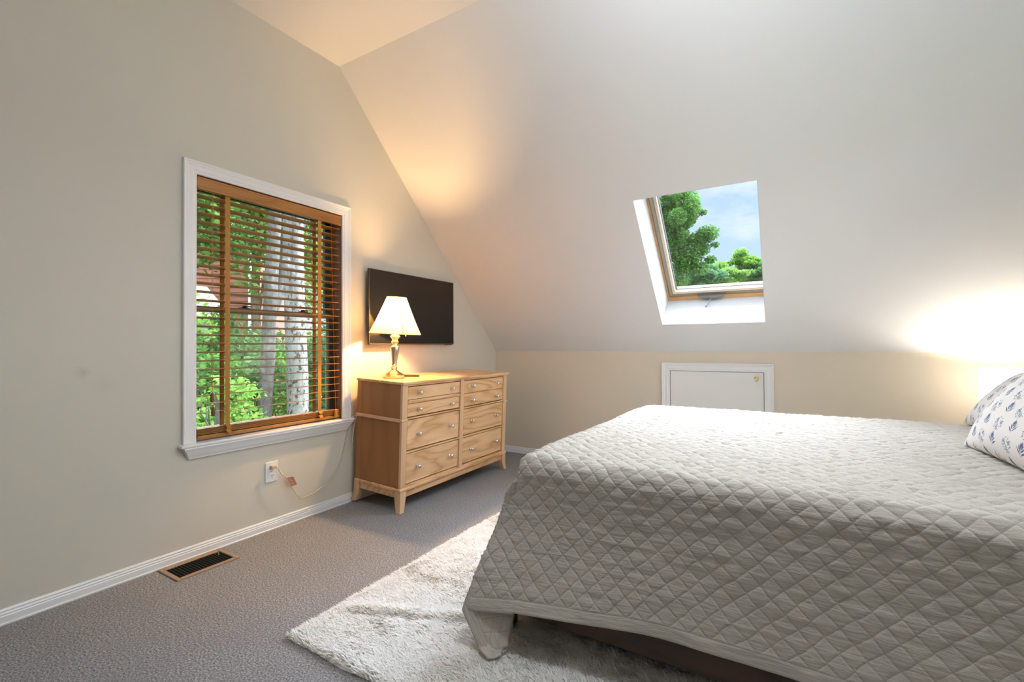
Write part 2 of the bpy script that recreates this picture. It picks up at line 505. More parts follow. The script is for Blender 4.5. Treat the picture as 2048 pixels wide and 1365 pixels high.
mb = MB(); oring(mb, slope_pt, SX0+.073, FX1-.073, SW0+.091, FW1-.073, .005, SD+.04, SD+.078)
mb.build('glazing_seal', M['tvbody'], root)
mb = MB(); obox(mb, slope_pt, SX0+.06, FX1-.06, SW0+.08, FW1-.06, SD+.062, SD+.066)
mb.build('pane', M['skyglass'], root)
# operator cover and crank
cx = 2.255
mb = MB()
rings = []
for i in range(17):
    t = -1 + i/8.0
    hgt = .030*(1-abs(t)**3*.75); out = .030*(1-abs(t)**2.4*.75)
    x = cx + t*.115
    rings.append([slope_pt(x, SW0+.044-hgt*1.5, SD+.004), slope_pt(x, SW0+.046-hgt*1.3, SD-out*.75), slope_pt(x, SW0+.046-hgt*.35, SD-out), slope_pt(x, SW0+.046, SD-out*.7), slope_pt(x, SW0+.046, SD+.01)])
mb.loft(rings)
cov = mb.build('operator_cover', M['plastic'], root, smooth=True); plabel(cov, 'curved grey operator cover')
mb = MB()
a = Vector(slope_pt(cx+.005, SW0+.03, SD-.022)); 
b = a + Vector((-.008, -.012, -.012)); c2 = b + Vector((-.022, -.055, -.060)); d2 = c2 + Vector((-.004, -.012, -.008))
mb.tube([a, b, c2], .0055, 10); mb.ball(d2, .009)
mb.build('crank_handle', M['plastic'], cov, off=world_loc(root)+cov.location, smooth=True)

# added window in the right wall, out of view, bringing in more daylight
r = empty('added_side_window', (XR, (SWY0+SWY1)/2, SWZ0)); struct(r, 'added unseen white framed window in the right wall, letting in extra daylight', 'window')
mb = MB()
for q in ((SWY0, SWY0+.05, SWZ0, SWZ1), (SWY1-.05, SWY1, SWZ0, SWZ1), (SWY0+.05, SWY1-.05, SWZ0, SWZ0+.05), (SWY0+.05, SWY1-.05, SWZ1-.05, SWZ1), (SWY0+.05, SWY1-.05, 1.80, 1.84)):
    mb.box(XR+.05, XR+.11, *q)
mb.build('sash', M['trim'], r)
mb = MB(); mb.box(XR+.075, XR+.079, SWY0+.04, SWY1-.04, SWZ0+.04, SWZ1-.04); mb.build('pane', M['glass'], r)
mb = MB()
for q in ((SWY0-.07, SWY0, SWZ0, SWZ1+.07), (SWY1, SWY1+.07, SWZ0, SWZ1+.07), (SWY0, SWY1, SWZ1, SWZ1+.07), (SWY0-.1, SWY1+.1, SWZ0-.06, SWZ0)):
    mb.box(XR-.018, XR, *q, .004)
mb.build('casing', M['trim'], r)

# ------------------------------------------------------------------ trim profiles
def sweep(mb, prof, path_fn, ends):
    """prof: list of (out, across); path_fn(end, out, across) -> point"""
    rings = [[path_fn(e, o, a) for o, a in prof] for e in ends]
    mb.loft(rings)
CAS = [(0, 0), (.020, 0), (.022, .004), (.020, .010), (.017, .014), (.017, .022), (.014, .027), (.014, .050), (.011, .055), (.011, .064), (.008, .070), (0, .070)]
def casing_3(mb, plane, a0, a1, z0, z1, k=1.0):
    """mitred architrave on the two sides and the top; a0/a1/z1 outer edges; plane(a, z, out)"""
    def left(e, o, w): w *= k; return plane(a0+w, z0 if e == 0 else z1-w, o)
    def right(e, o, w): w *= k; return plane(a1-w, z0 if e == 0 else z1-w, o)
    def top(e, o, w): w *= k; return plane(a0+w if e == 0 else a1-w, z1-w, o)
    return left, right, top

# ------------------------------------------------------------------ left window
root = empty('window_1', (0, -2.573, .632)); struct(root, 'white-cased brown double-hung window in the left wall', 'window')
pl = lambda a, z, o: (o, a, z)
for fn in casing_3(None, pl, -3.135, -2.012, .634, 2.208, 1.0):
    mb = MB(); sweep(mb, CAS, fn, (0, 1)); mb.build('casing', M['trim'], root)
mb = MB()
mb.box(-.075, .05, -3.155, -1.998, .615, .633, .006, seg=2)
mb.build('stool', M['trim'], root)
# crown-shaped apron with returned ends
prof = [(0, .615, 0), (.044, .615, 0), (.046, .608, 0), (.042, .602, .004), (.036, .592, .012), (.026, .570, .024), (.018, .556, .030), (.016, .548, .034), (0, .546, .034)]
mb = MB()
mb.loft([[(x, -3.138+s, z) for x, z, s in prof], [(x, -2.010-s, z) for x, z, s in prof]])
mb.build('apron', M['trim'], root)
mb = MB()
JX = -.165
mb.box(JX, -.001, WY0-.018, WY0+.0025, WZ0, WZ1+.018); mb.box(JX, -.001, WY1-.0025, WY1+.018, WZ0, WZ1+.018)
mb.box(JX, -.001, WY0, WY1, WZ1-.0025, WZ1+.018); mb.box(JX, -.07, WY0, WY1, WZ0-.02, WZ0+.004)
mb.build('jamb', M['jamb'], root)
def sash_ring(x0, x1, y0, y1, z0, z1, st, top, bot):
    mb = MB()
    mb.box(x0, x1, y0, y0+st, z0, z1); mb.box(x0, x1, y1-st, y1, z0, z1)
    mb.box(x0, x1, y0+st, y1-st, z0, z0+bot); mb.box(x0, x1, y0+st, y1-st, z1-top, z1)
    return mb
up = sash_ring(-.155, -.128, WY0+.006, WY1-.006, 1.375, WZ1, .038, .052, .03).build('upper_sash', M['darkgreen'], root)
mb = MB(); mb.box(-.143, -.140, WY0+.04, WY1-.04, 1.39, WZ1-.04); mb.build('pane', M['glass'], up, off=world_loc(root))
lo = sash_ring(-.125, -.095, WY0+.006, WY1-.006, WZ0+.004, 1.408, .034, .034, .060).build('lower_sash', M['sash'], root)
mb = MB(); mb.box(-.112, -.109, WY0+.03, WY1-.03, WZ0+.05, 1.39); mb.build('pane', M['glass'], lo, off=world_loc(root))
mb = MB(); mb.box(-.094, -.080, WY0, WY1, WZ0, WZ0+.030); mb.build('track', M['gray'], root)
for y in (-2.735, -2.325):
    mb = MB(); mb.box(-.118, -.098, y-.035, y+.035, 1.408, 1.414, .002); mb.lathe([(.014, 0), (.016, .004), (.012, .012)], (-.108, y, 1.414), 16)
    mb.box(-.112, -.104, y-.005, y+.045, 1.418, 1.427, .003)
    mb.build('sash_lock', M['iron'], root, smooth=True)
mb = MB(); mb.box(-.094, -.088, WY1-.030, WY1-.012, WZ0+.03, 1.37); mb.build('screen_channel', M['darkgreen'], root)

# ------------------------------------------------------------------ wooden blind
root = empty('wooden_blind', (-.036, -2.573, .634))
tag(root, 'honey-coloured wooden slat blind with cloth tapes hanging in the window', 'blind')
BY0, BY1 = WY0+.005, WY1-.005
mb = MB(); mb.prism([(-.001, 2.060), (.004, 2.062), (.004, 2.072), (.0, 2.078), (.0, 2.116), (.004, 2.122), (.004, 2.129), (-.008, 2.131), (-.012, 2.131), (-.012, 2.060)], lambda p, t: (p[0], t, p[1]), BY0-.0, BY1+.0)
mb.build('valance', M['slat'], root)
mb = MB(); mb.box(-.066, -.014, BY0+.003, BY1-.003, 2.072, 2.128, .003); mb.build('headrail', M['slat'], root)
tilt = math.radians(7.3)
def slat(z, tl):
    mb = MB(); c, s = math.cos(tl), math.sin(tl); n = 6; up_, dn = [], []
    for i in range(n+1):
        t = -1+2*i/n; xx = t*.029; cr = .0022*(1-t*t)
        for lst, dz in ((up_, .0015), (dn, -.0015)):
            q = (xx*c - (cr+dz)*s, xx*s + (cr+dz)*c); lst.append((-.037+q[0], z+q[1]))
    mb.prism(up_ + dn[::-1], lambda p, t: (p[0], t, p[1]), BY0+.006, BY1-.006)
    return mb
for i in range(26):
    slat(2.031-.0497*i, tilt).build('slat', M['slat'], root, smooth=True)
for i in range(6):
    slat(.670+.0062*i, math.radians(1.5)).build('slat', M['slat'], root, smooth=True)
mb = MB(); mb.box(-.065, -.008, BY0+.006, BY1-.006, .643, .664, .005, seg=2); mb.build('bottom_rail', M['slat'], root)
for yc in (-2.8905, -2.264):
    for x in (-.0065, -.0675):
        mb = MB(); mb.box(x-.0006, x+.0006, yc-.0135, yc+.0135, .70, 2.075)
        t = mb.build('ladder_tape', M['tape'], root)
        if x > -.05:    # slack bunched over the gathered slats
            mb = MB(); pts = [(-.0065, .712), (.010, .695), (.004, .682), (.020, .668), (.010, .655), (-.004, .650)]
            for k in range(5):
                dy = (.004 if k % 2 else -.002)
                (xa, za), (xb, zb) = pts[k], pts[k+1]
                mb.add([(xa, yc-.0135+dy*k*.6, za), (xa, yc+.0135+dy*k*.6, za), (xb, yc+.0135+dy*(k+1)*.6+.003, zb), (xb, yc-.0135+dy*(k+1)*.6+.003, zb)], [(0,1,2,3)])
            mb.build('tape_slack', M['tape'], t, off=world_loc(root))
for y, zt in ((-2.985, .875), (-2.980, .795)):
    mb = MB(); mb.tube([(.003, y+.004, 2.06), (.005, y+.002, 1.6), (.006, y, 1.1), (.006, y+.004, zt+.02)], .0011, 6)
    lc = mb.build('lift_cord', M['tape'], root)
    mb = MB(); mb.lathe([(.002, .030), (.006, .026), (.0095, .006), (.0105, -.012), (.008, -.024), (.004, -.027)], (.006, y+.004, zt), 16)
    mb.build('tassel', M['tassel'], lc, off=world_loc(root), smooth=True)
mb = MB(); mb.tube([(.003, -2.176, 2.06), (.004, -2.165, 1.6), (.004, -2.152, 1.1), (.004, -2.138, .70)], .0011, 6)
lc = mb.build('lift_cord', M['tape'], root)
mb = MB(); mb.box(-.004, .012, -2.150, -2.126, .652, .708, .004); mb.build('cord_loop', M['tape'], lc, off=world_loc(root))

# ------------------------------------------------------------------ baseboards
BB = [(0, 0), (.016, 0), (.017, .006), (.013, .010), (.013, .036), (.010, .040), (.0115, .046), (.007, .052), (.009, .058), (.004, .066), (0, .066)]
def base_run(name, fn, e0, e1):
    mb = MB(); mb.loft([[fn(e, o, z) for o, z in BB] for e in (e0, e1)]); return struct(mb.build(name, M['trim']))
base_run('baseboard_left', lambda e, o, z: (o, e, z), YB, 0)
base_run('baseboard_back', lambda e, o, z: (e, -o, z), .0, XR)
base_run('baseboard_right', lambda e, o, z: (XR-o, e, z), YB, 0)
base_run('baseboard_front', lambda e, o, z: (e, YB+o, z), 0, XR)

# ------------------------------------------------------------------ access hatch
root = empty('door_1', (2.274, 0, HZ0)); struct(root, 'white low access hatch in the beige knee wall behind the bed', 'hatch')
pl = lambda a, z, o: (a, -o, z)
for fn in casing_3(None, pl, 1.826, 2.722, HZ0-.07, 1.006, 1.0):
    mb = MB(); sweep(mb, CAS, fn, (0, 1)); mb.build('casing', M['trim'], root)
mb = MB(); mb.box(1.9, 2.648, -.004, .016, HZ0, HZ1-.004, .002)
mb.build('panel', plain('white_hatch_paint', (.82, .81, .78), .45), root)
mb = MB(); mb.box(1.80, 2.75, .10, .14, .1, 1.05); mb.build('backing', M['gap'], root)
mb = MB()
rings = []
for r_, o in ((.006, .004), (.005, .014), (.007, .018), (.014, .022), (.0165, .030), (.013, .037), (.004, .040)):
    rings.append([(2.597+r_*math.cos(2*PI*i/20), -o, .888+r_*math.sin(2*PI*i/20)) for i in range(20)])
mb.loft(rings); kn = mb.build('knob', M['brass'], root, smooth=True); plabel(kn, 'small brass knob')

# ------------------------------------------------------------------ television
root = empty('television', (.03, -1.355, 1.181)); tag(root, 'black flat-screen television on the wall above the dresser', 'television')
TY0, TY1, TZ0, TZ1, TX = -1.876, -.836, 1.181, 1.772, .062
mb = MB(); mb.box(.040, TX-.003, TY0, TY1, TZ0, TZ1, .004); mb.box(.026, .041, TY0+.15, TY1-.15, TZ0+.06, TZ1-.12, .004)
mb.build('housing', M['tvbody'], root)
mb = MB(); t = .004
for a, b_, c, d in ((TY0, TY0+t, TZ0, TZ1), (TY1-t, TY1, TZ0, TZ1), (TY0, TY1, TZ1-t, TZ1), (TY0, TY1, TZ0, TZ0+.009)):
    mb.box(TX-.004, TX+.001, a, b_, c, d)
mb.build('bezel', M['bezel'], root)
mb = MB(); mb.box(TX-.004, TX-.0005, TY0+t, TY1-t, TZ0+.009, TZ1-t); mb.build('screen', M['tvglass'], root)
mb = MB(); mb.box(0, .028, -1.55, -1.16, 1.34, 1.56, .004); mb.build('wall_mount', M['tvbody'], root)
mb = MB(); mb.box(.045, TX, TY1-.11, TY1-.02, TZ0-.005, TZ0, .001); mb.build('sensor_strip', M['tvbody'], root)

# ------------------------------------------------------------------ dresser (local: x 0 = front foot line, -x to the wall; y from its near end)
DL, DD, DH = 1.372, .462, .916
LEAN = math.radians(2.3)
dr = empty('dresser', (.502, -2.0, 0.0), local=True); dr.rotation_euler = (0, LEAN, 0)
tag(dr, 'light oak six-drawer dresser with round metal knobs below the television', 'dresser')
FX = 0.0                                  # front plane of the carcass
def DP(name, mb, m, par=None, **kw): return mb.build(name, m, par or dr, off=(0,0,0), **kw)
mb = MB(); mb.box(-DD-.004, FX+.014, -.006, DL+.012, DH-.020, DH, .003); DP('top', mb, M['oak_y'])
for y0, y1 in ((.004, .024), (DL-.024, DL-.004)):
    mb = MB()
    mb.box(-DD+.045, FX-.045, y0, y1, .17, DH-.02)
    DP('side_panel', mb, M['oak_shaded'])
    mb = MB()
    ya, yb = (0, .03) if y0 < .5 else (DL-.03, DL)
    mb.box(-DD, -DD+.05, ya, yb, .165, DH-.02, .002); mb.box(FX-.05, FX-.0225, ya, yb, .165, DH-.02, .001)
    DP('side_frame', mb, M['oak_shaded'])
mb = MB(); mb.box(-DD, -DD+.012, .02, DL-.02, .17, DH-.02); DP('back_panel', mb, M['oak_z'])
COLS = [(.061, .656), (.717, 1.314)]
ROWS = [(.663, .875), (.425, .639), (.187, .399)]
for a, b_ in ((0, .052), (.662, .708), (1.320, DL)):
    mb = MB(); mb.box(FX-.022, FX, a, b_, .165, DH-.02, .002); DP('stile', mb, M['oak_z'])
for a, b_ in ((.052, .662), (.708, 1.320)):
    for z0, z1 in ((.882, .896), (.646, .656), (.406, .418), (.165, .180)):
        mb = MB(); mb.box(FX-.022, FX-.002, a, b_, z0, z1, .0015); DP('rail', mb, M['oak_y'])
mb = MB(); mb.box(FX-.10, FX-.0265, .03, DL-.03, .17, .89); DP('carcass', mb, M['gap'])
# waist moulding on each end and base moulding
for y0, y1, f0, f1 in ((-.009, .003, -.009, .052), (DL-.003, DL+.009, DL-.052, DL+.009)):
    mb = MB(); mb.box(-DD, FX, y0, y1, .632, .656, .004); mb.box(FX-.008, FX+.007, f0, f1, .636, .652, .003)
    DP('waist_moulding', mb, M['oak_x'])
mb = MB(); mb.box(-DD-.002, FX+.010, -.010, DL+.010, .143, .166, .005); DP('base_moulding', mb, M['oak_y'])
for q in ((FX-.022, FX-.006, .03, DL-.03), (-DD, -DD+.016, .03, DL-.03), (-DD+.03, FX-.03, .006, .024), (-DD+.03, FX-.03, DL-.024, DL-.006)):
    mb = MB(); mb.box(*q, .095, .145, .002); DP('apron', mb, M['oak_y'])
def dleg(xc, yc, sx, sy):
    rings = []
    for k in range(9):
        t = k/8.0; z = .146*(1-t)
        fl = .010*max(0, (t-.35)/.65)**2           # splay at the foot
        w = .056 - .018*max(0, (t-.2)/.8)**1.5
        xo = xc + sx*(0.006+fl); yo = yc + sy*(.004+fl)
        xi = xo - sx*w; yi = yo - sy*w
        x0, x1 = min(xo, xi), max(xo, xi); y0, y1 = min(yo, yi), max(yo, yi)
        rings.append([(x0, y0, z), (x1, y0, z), (x1, y1, z), (x0, y1, z)])
    mb = MB(); mb.loft(rings); return mb
for xc, sx in ((FX, 1), (-DD, -1)):
    for yc, sy in ((0, -1), (DL, 1)):
        DP('leg', dleg(xc, yc, sx, sy), M['oak_z'], smooth=True)
def knob_mb(y, z):
    mb = MB(); rings = []
    for r_, o in ((.0085, .0), (.008, .003), (.0045, .006), (.0045, .014), (.010, .018), (.0145, .024), (.0145, .029), (.010, .034), (.003, .036)):
        rings.append([(FX-.006+o, y+r_*math.cos(2*PI*i/20), z+r_*math.sin(2*PI*i/20)) for i in range(20)])
    mb.loft(rings); return mb
for ci, (a, b_) in enumerate(COLS):
    for ri, (z0, z1) in enumerate(ROWS):
        mb = MB()
        def face(z0, z1):
            mb.box(FX-.027, FX-.011, a, b_, z0, z1, .002)
            for q in ((a, a+.010, z0, z1), (b_-.010, b_, z0, z1), (a+.010, b_-.010, z0, z0+.009), (a+.010, b_-.010, z1-.009, z1)):
                mb.box(FX-.015, FX-.0075, q[0], q[1], q[2], q[3], .0025)
        if ri == 0:
            zm = (z0+z1)/2
            if ci == 0:
                face(zm+.016, z1); face(z0, zm-.016); mb.box(FX-.024, FX-.002, a, b_, zm-.0125, zm+.0125, .005)
            else:
                face(zm+.0015, z1); face(z0, zm-.0015)
            kz = (.831, .709)
        else:
            face(z0, z1); kz = ((z0+z1)/2,)
        d = DP('drawer', mb, M['oak_y'])
        for z in kz:
            for dy in (-.187, .187):
                k = DP('knob', knob_mb((a+b_)/2+dy, z), M['chrome'], d, smooth=True)

def dtop(x):   # height of the tilted dresser top at world x
    return DH*math.cos(LEAN) - (x-.502-DH*math.sin(LEAN))*math.tan(LEAN)

# ------------------------------------------------------------------ dresser lamp
lx, ly = .262, -1.818
lamp = empty('table_lamp', (lx, ly, dtop(lx)+.0028), local=True); lamp.rotation_euler = (0, LEAN+.016, 0)
tag(lamp, 'lit brushed-metal table lamp with cream bell shade on the oak dresser', 'lamp')
LP = lambda name, mb, m, **kw: mb.build(name, m, lamp, off=(0,0,0), **kw)
mb = MB(); mb.lathe([(.010, 0), (.078, 0), (.080, .006), (.080, .022), (.076, .027), (.066, .030), (.055, .036), (.042, .044), (.030, .052), (.024, .058), (.022, .064)], n=48)
LP('base', mb, M['nickel'], smooth=True)
mb = MB(); mb.lathe([(.022, .064), (.026, .070), (.022, .076), (.018, .080), (.019, .090), (.023, .096), (.020, .101), (.019, .106), (.026, .150), (.034, .200), (.036, .222), (.034, .232), (.026, .238), (.021, .245), (.020, .256), (.027, .264), (.028, .272), (.022, .282), (.021, .288), (.026, .294), (.036, .306), (.038, .311), (.034, .318), (.024, .330), (.020, .336), (.019, .350), (.019, .39)], n=40)
LP('stem', mb, M['nickel'], smooth=True)
SH0, SH1, R0, R1 = .332, .608, .192, .072
mb = MB(); n = 72
prof = [(R0, SH0)] + [(R0+(R1-R0)*t - .004*math.sin(PI*t), SH0+(SH1-SH0)*t) for t in [k/12 for k in range(1, 12)]] + [(R1, SH1)]
mb.lathe(prof, n=n, caps=False)
LP('lamp_shade', mb, M['shade'], smooth=True)
for r_, z in ((R0, SH0), (R1, SH1)):
    mb = MB(); mb.tube([(r_*math.cos(2*PI*i/48), r_*math.sin(2*PI*i/48), z) for i in range(49)], .0022, 6)
    LP('shade_rim', mb, M['seam'])
mb = MB(); an = math.radians(-28)
mb.tube([((r_+.0012)*math.cos(an), (r_+.0012)*math.sin(an), z) for r_, z in prof], .0022, 6); LP('shade_seam', mb, M['seam'])
mb = MB(); mb.lathe([(.013, .39), (.016, .395), (.016, .44), (.012, .445)], n=20); LP('socket', mb, M['brass'], smooth=True)
mb = MB()
for k in range(3):
    q = 2*PI*k/3+.3; mb.tube([(0, 0, SH1-.03), (R1*math.cos(q), R1*math.sin(q), SH1-.004)], .0014, 6)
mb.tube([(0,0,SH1-.03), (.055*.7, .055*.7, .56), (.06*.7, .06*.7, .50), (.016, .016, .43)], .0014, 6)
LP('harp', mb, M['brass'])
mb = MB(); mb.tube([(.06, .05, .36), (.06, .05, .322)], .001, 5); mb.ball((.06, .05, .318), .004, 8, 6); LP('pull_chain', mb, M['brass'])

def point(name, loc, energy, col, rad, parent=None):
    l = bpy.data.lights.new(name, 'POINT'); l.energy = energy; l.color = col; l.shadow_soft_size = rad
    o = bpy.data.objects.new(name, l); COL.objects.link(o); o.location = loc
    if parent: o.parent = parent
    return o
point('bulb', (0, 0, .485), 46, (1.0, .60, .24), .03, lamp)

# remote control lying beside the lamp
rc = empty('remote_control', (.275, -1.66, dtop(.275)), local=True); rc.rotation_euler = (0, LEAN, math.radians(38))
tag(rc, 'small dark remote control lying on the dresser beside the lamp', 'remote control')
mb = MB(); mb.box(-.075, .075, -.019, .019, .0005, .016, .006, seg=2); mb.build('body', M['remote'], rc, off=(0,0,0), smooth=True)
mb = MB()
for i in range(6):
    for j in range(3): mb.box(-.055+.018*i, -.045+.018*i, -.013+.010*j, -.007+.010*j, .0155, .0172, .0008)
mb.build('buttons', M['button'], rc, off=(0,0,0))

# ------------------------------------------------------------------ outlet, plug and cord
root = empty('wall_outlet', (0, -2.624, .368)); tag(root, 'white double wall outlet below the window', 'outlet')
mb = MB(); mb.box(0, .0065, -2.666, -2.582, .304, .432, .004, seg=2); mb.build('cover_plate', M['outlet'], root)
for z in (.394, .342):
    mb = MB(); mb.prism([(-2.624+.017*math.cos(q), z+.019*max(-.78, min(.78, math.sin(q)))) for q in [2*PI*i/28 for i in range(28)]], lambda p, t: (t, p[0], p[1]), .004, .0085)
    rc_ = mb.build('receptacle', M['outlet'], root)
    mb = MB()
    for dy in (-.0065, .0065): mb.box(.0084, .0088, -2.624+dy-.0014, -2.624+dy+.0014, z-.001, z+.009)
    mb.ball((.0075, -2.624, z-.008), .003, 8, 6)
    mb.build('slots', M['slot'], rc_, off=world_loc(root))
mb = MB(); mb.lathe([(.003, 0), (.003, .001)], (0, 0, 0), 8)
mb.v = [(.0066+p[2], -2.624+p[0], .368+p[1]) for p in mb.v]
mb.build('screw', M['nickel'], root)

root = empty('lamp_cord', (.02, -2.624, .394)); tag(root, 'thin cream lamp cord running from the outlet towards the dresser', 'cord')
mb = MB(); mb.box(.009, .034, -2.640, -2.606, .388, .412, .007, seg=2); mb.build('plug', M['cord'], root)
def spline(pts, n=8):
    out = []
    P = [Vector(p) for p in pts]
    for i in range(len(P)-1):
        p0, p1, p2, p3 = P[max(i-1,0)], P[i], P[i+1], P[min(i+2, len(P)-1)]
        for k in range(n):
            t = k/n
            out.append(.5*((2*p1)+(-p0+p2)*t+(2*p0-5*p1+4*p2-p3)*t*t+(-p0+3*p1-3*p2+p3)*t**3))
    out.append(P[-1]); return out
cp = [(.030, -2.612, .400), (.036, -2.594, .378), (.037, -2.575, .345), (.037, -2.549, .319), (.037, -2.517, .263), (.037, -2.474, .189), (.036, -2.448, .160), (.035, -2.427, .152), (.034, -2.37, .157), (.032, -2.32, .167), (.028, -2.231, .199), (.024, -2.155, .245), (.021, -2.125, .281), (.015, -2.09, .34), (.012, -2.04, .50), (.010, -1.96, .74), (.012, -1.90, .90)]
mb = MB(); mb.tube(spline(cp), .0028, 8); mb.build('wire', M['cord'], root, smooth=True)
mb = MB(); mb.tube(spline(cp)[8:18], .0055, 8); sl = mb.build('strain_sleeve', M['string'], root, smooth=True)
mb = MB()
c = [(.038, -2.541, .314), (.046, -2.502, .313), (.046, -2.476, .256), (.038, -2.511, .250)]
mb.add(c + [(x+.0012, y, z) for x, y, z in c], [(0,1,2,3), (7,6,5,4), (0,4,5,1), (1,5,6,2), (2,6,7,3), (3,7,4,0)])
tg = mb.build('warning_tag', M['orange'], root); plabel(tg, 'orange paper tag')
mb = MB()
A, B, C_, D_ = [Vector(q) for q in c]
for i, t in enumerate((.18, .36, .54, .72)):
    p0 = A.lerp(D_, t).lerp(B.lerp(C_, t), .14); p1 = A.lerp(D_, t).lerp(B.lerp(C_, t), .8 if i % 2 else .6)
    p0 += Vector((.0018, 0, 0)); p1 += Vector((.0018, 0, 0))
    dn = Vector((0, .0012, -.003))
    mb.add([p0, p1, p1+dn, p0+dn], [(0,1,2,3)])
mb.build('print_lines', M['string'], tg, off=world_loc(root))

mb = MB()
mb.tube(spline([(.012, -2.000, .633), (.035, -1.993, .642), (.048, -1.992, .628), (.040, -1.998, .590), (.040, -2.006, .548), (.040, -2.014, .500), (.042, -2.018, .455)]), .0022, 7)
mb.tube(spline([(.030, -1.996, .641), (.044, -1.986, .645), (.050, -1.985, .632), (.036, -1.990, .615)]), .004, 7)
tag(mb.build('string', M['string'], smooth=True), 'cream string draped over the right end of the window sill', 'string')

# ------------------------------------------------------------------ floor vent
root = empty('floor_vent', (.125, -3.10, 0)); tag(root, 'tan metal floor vent with dark louvres by the left baseboard', 'vent')
VX0, VX1, VY0, VY1 = .022, .236, -3.254, -2.948
mb = MB()
t = .030
for q in ((VX0, VX1, VY0, VY0+t-.008), (VX0, VX1, VY1-t+.010, VY1), (VX0, VX0+t+.008, VY0+t-.008, VY1-t+.010), (VX1-t+.006, VX1, VY0+t-.008, VY1-t+.010)):
    mb.box(q[0], q[1], q[2], q[3], .0, .007, .002)
mb.build('frame', M['ventframe'], root)
mb = MB(); mb.box(VX0+.01, VX1-.01, VY0+.01, VY1-.01, .0003, .0012); mb.build('duct', M['void'], root)
ny = 17
for i in range(ny):
    y = VY0+.034 + (VY1-VY0-.062)*i/(ny-1)
    mb = MB(); mb.add([(VX0+.038, y, .0065), (VX1-.024, y, .0065), (VX1-.024, y+.006, .0015), (VX0+.038, y+.006, .0015), (VX0+.038, y+.0016, .0067), (VX1-.024, y+.0016, .0067)], [(0,1,2,3), (0,4,5,1), (4,3,2,5)])
    mb.build('louver', M['louver'], root)
mb = MB(); mb.tube([(VX0+.06, VY1-.055, .006), (VX0+.068, VY1-.048, .016), (VX0+.085, VY1-.046, .017), (VX0+.09, VY1-.05, .006)], .0022, 6); mb.build('damper_lever', M['ventframe'], root)

# ------------------------------------------------------------------ numpy value noise
rng = np.random.default_rng(11)
_T = rng.random((256, 256))
def vnoise(x, y):
    xi = np.floor(x).astype(int); yi = np.floor(y).astype(int)
    fx = x-xi; fy = y-yi; fx = fx*fx*(3-2*fx); fy = fy*fy*(3-2*fy)
    g = lambda a, b: _T[a & 255, b & 255]
    return (g(xi, yi)*(1-fx)+g(xi+1, yi)*fx)*(1-fy) + (g(xi, yi+1)*(1-fx)+g(xi+1, yi+1)*fx)*fy
def sstep(a, b, x):
    t = np.clip((x-a)/(b-a), 0, 1); return t*t*(3-2*t)
def grid_mesh(name, P, mat, wrap=False):
    nu, nv_ = P.shape[:2]
    me = bpy.data.meshes.new(name)
    idx = np.arange(nu*nv_).reshape(nu, nv_)
    a = idx[:-1, :-1]; b = idx[1:, :-1]; c = idx[1:, 1:]; d = idx[:-1, 1:]
    F = np.stack([a, b, c, d], -1).reshape(-1, 4)
    me.vertices.add(nu*nv_); me.vertices.foreach_set('co', P.reshape(-1).astype(np.float32))
    me.loops.add(F.size); me.loops.foreach_set('vertex_index', F.reshape(-1).astype(np.int32))
    me.polygons.add(len(F)); me.polygons.foreach_set('loop_start', np.arange(0, F.size, 4, dtype=np.int32))
    me.polygons.foreach_set('loop_total', np.full(len(F), 4, dtype=np.int32))
    me.polygons.foreach_set('use_smooth', np.ones(len(F), dtype=bool))
    me.update(calc_edges=True); me.validate()
    me.materials.append(mat)
    return me, F
def link(name, me, parent=None):
    o = bpy.data.objects.new(name, me); COL.objects.link(o)
    if parent: o.parent = parent
    return o

# ------------------------------------------------------------------ bed
QX0, QY0, QY1, QH = 1.905, -2.80, -.945, .735
bed = empty('bed', (2.9, -1.87, .02)); tag(bed, 'wide bed with dark wooden side rails under the quilt', 'bed')
mb = MB(); mb.box(1.845, 3.99, -2.772, -2.745, .100, .34, .003); mb.build('side_rail', M['walnut'], bed)
mb = MB(); mb.box(1.845, 3.99, -1.005, -.978, .100, .34, .003); mb.build('side_rail', M['walnut'], bed)
mb = MB(); mb.box(1.845, 1.872, -2.745, -1.005, .100, .34, .003); mb.build('foot_rail', M['walnut'], bed)
mb = MB(); mb.box(1.86, 3.97, -2.75, -1.0, .24, .31); mb.build('platform', M['walnut'], bed)
for x in (1.83, 3.93):
    for y in (-2.77, -1.04):
        mb = MB(); mb.box(x, x+.048, y, y+.06, .02, .12, .003); mb.build('leg', M['walnut'], bed)
mb = MB(); mb.box(3.99, 4.05, -2.85, -.90, .02, 1.12, .01); mb.build('headboard', M['walnut'], bed)
mb = MB(); mb.box(1.94, 3.97, -2.76, -.99, .31, .712, .06, seg=3); mb.build('mattress', M['mattress'], bed, smooth=True)

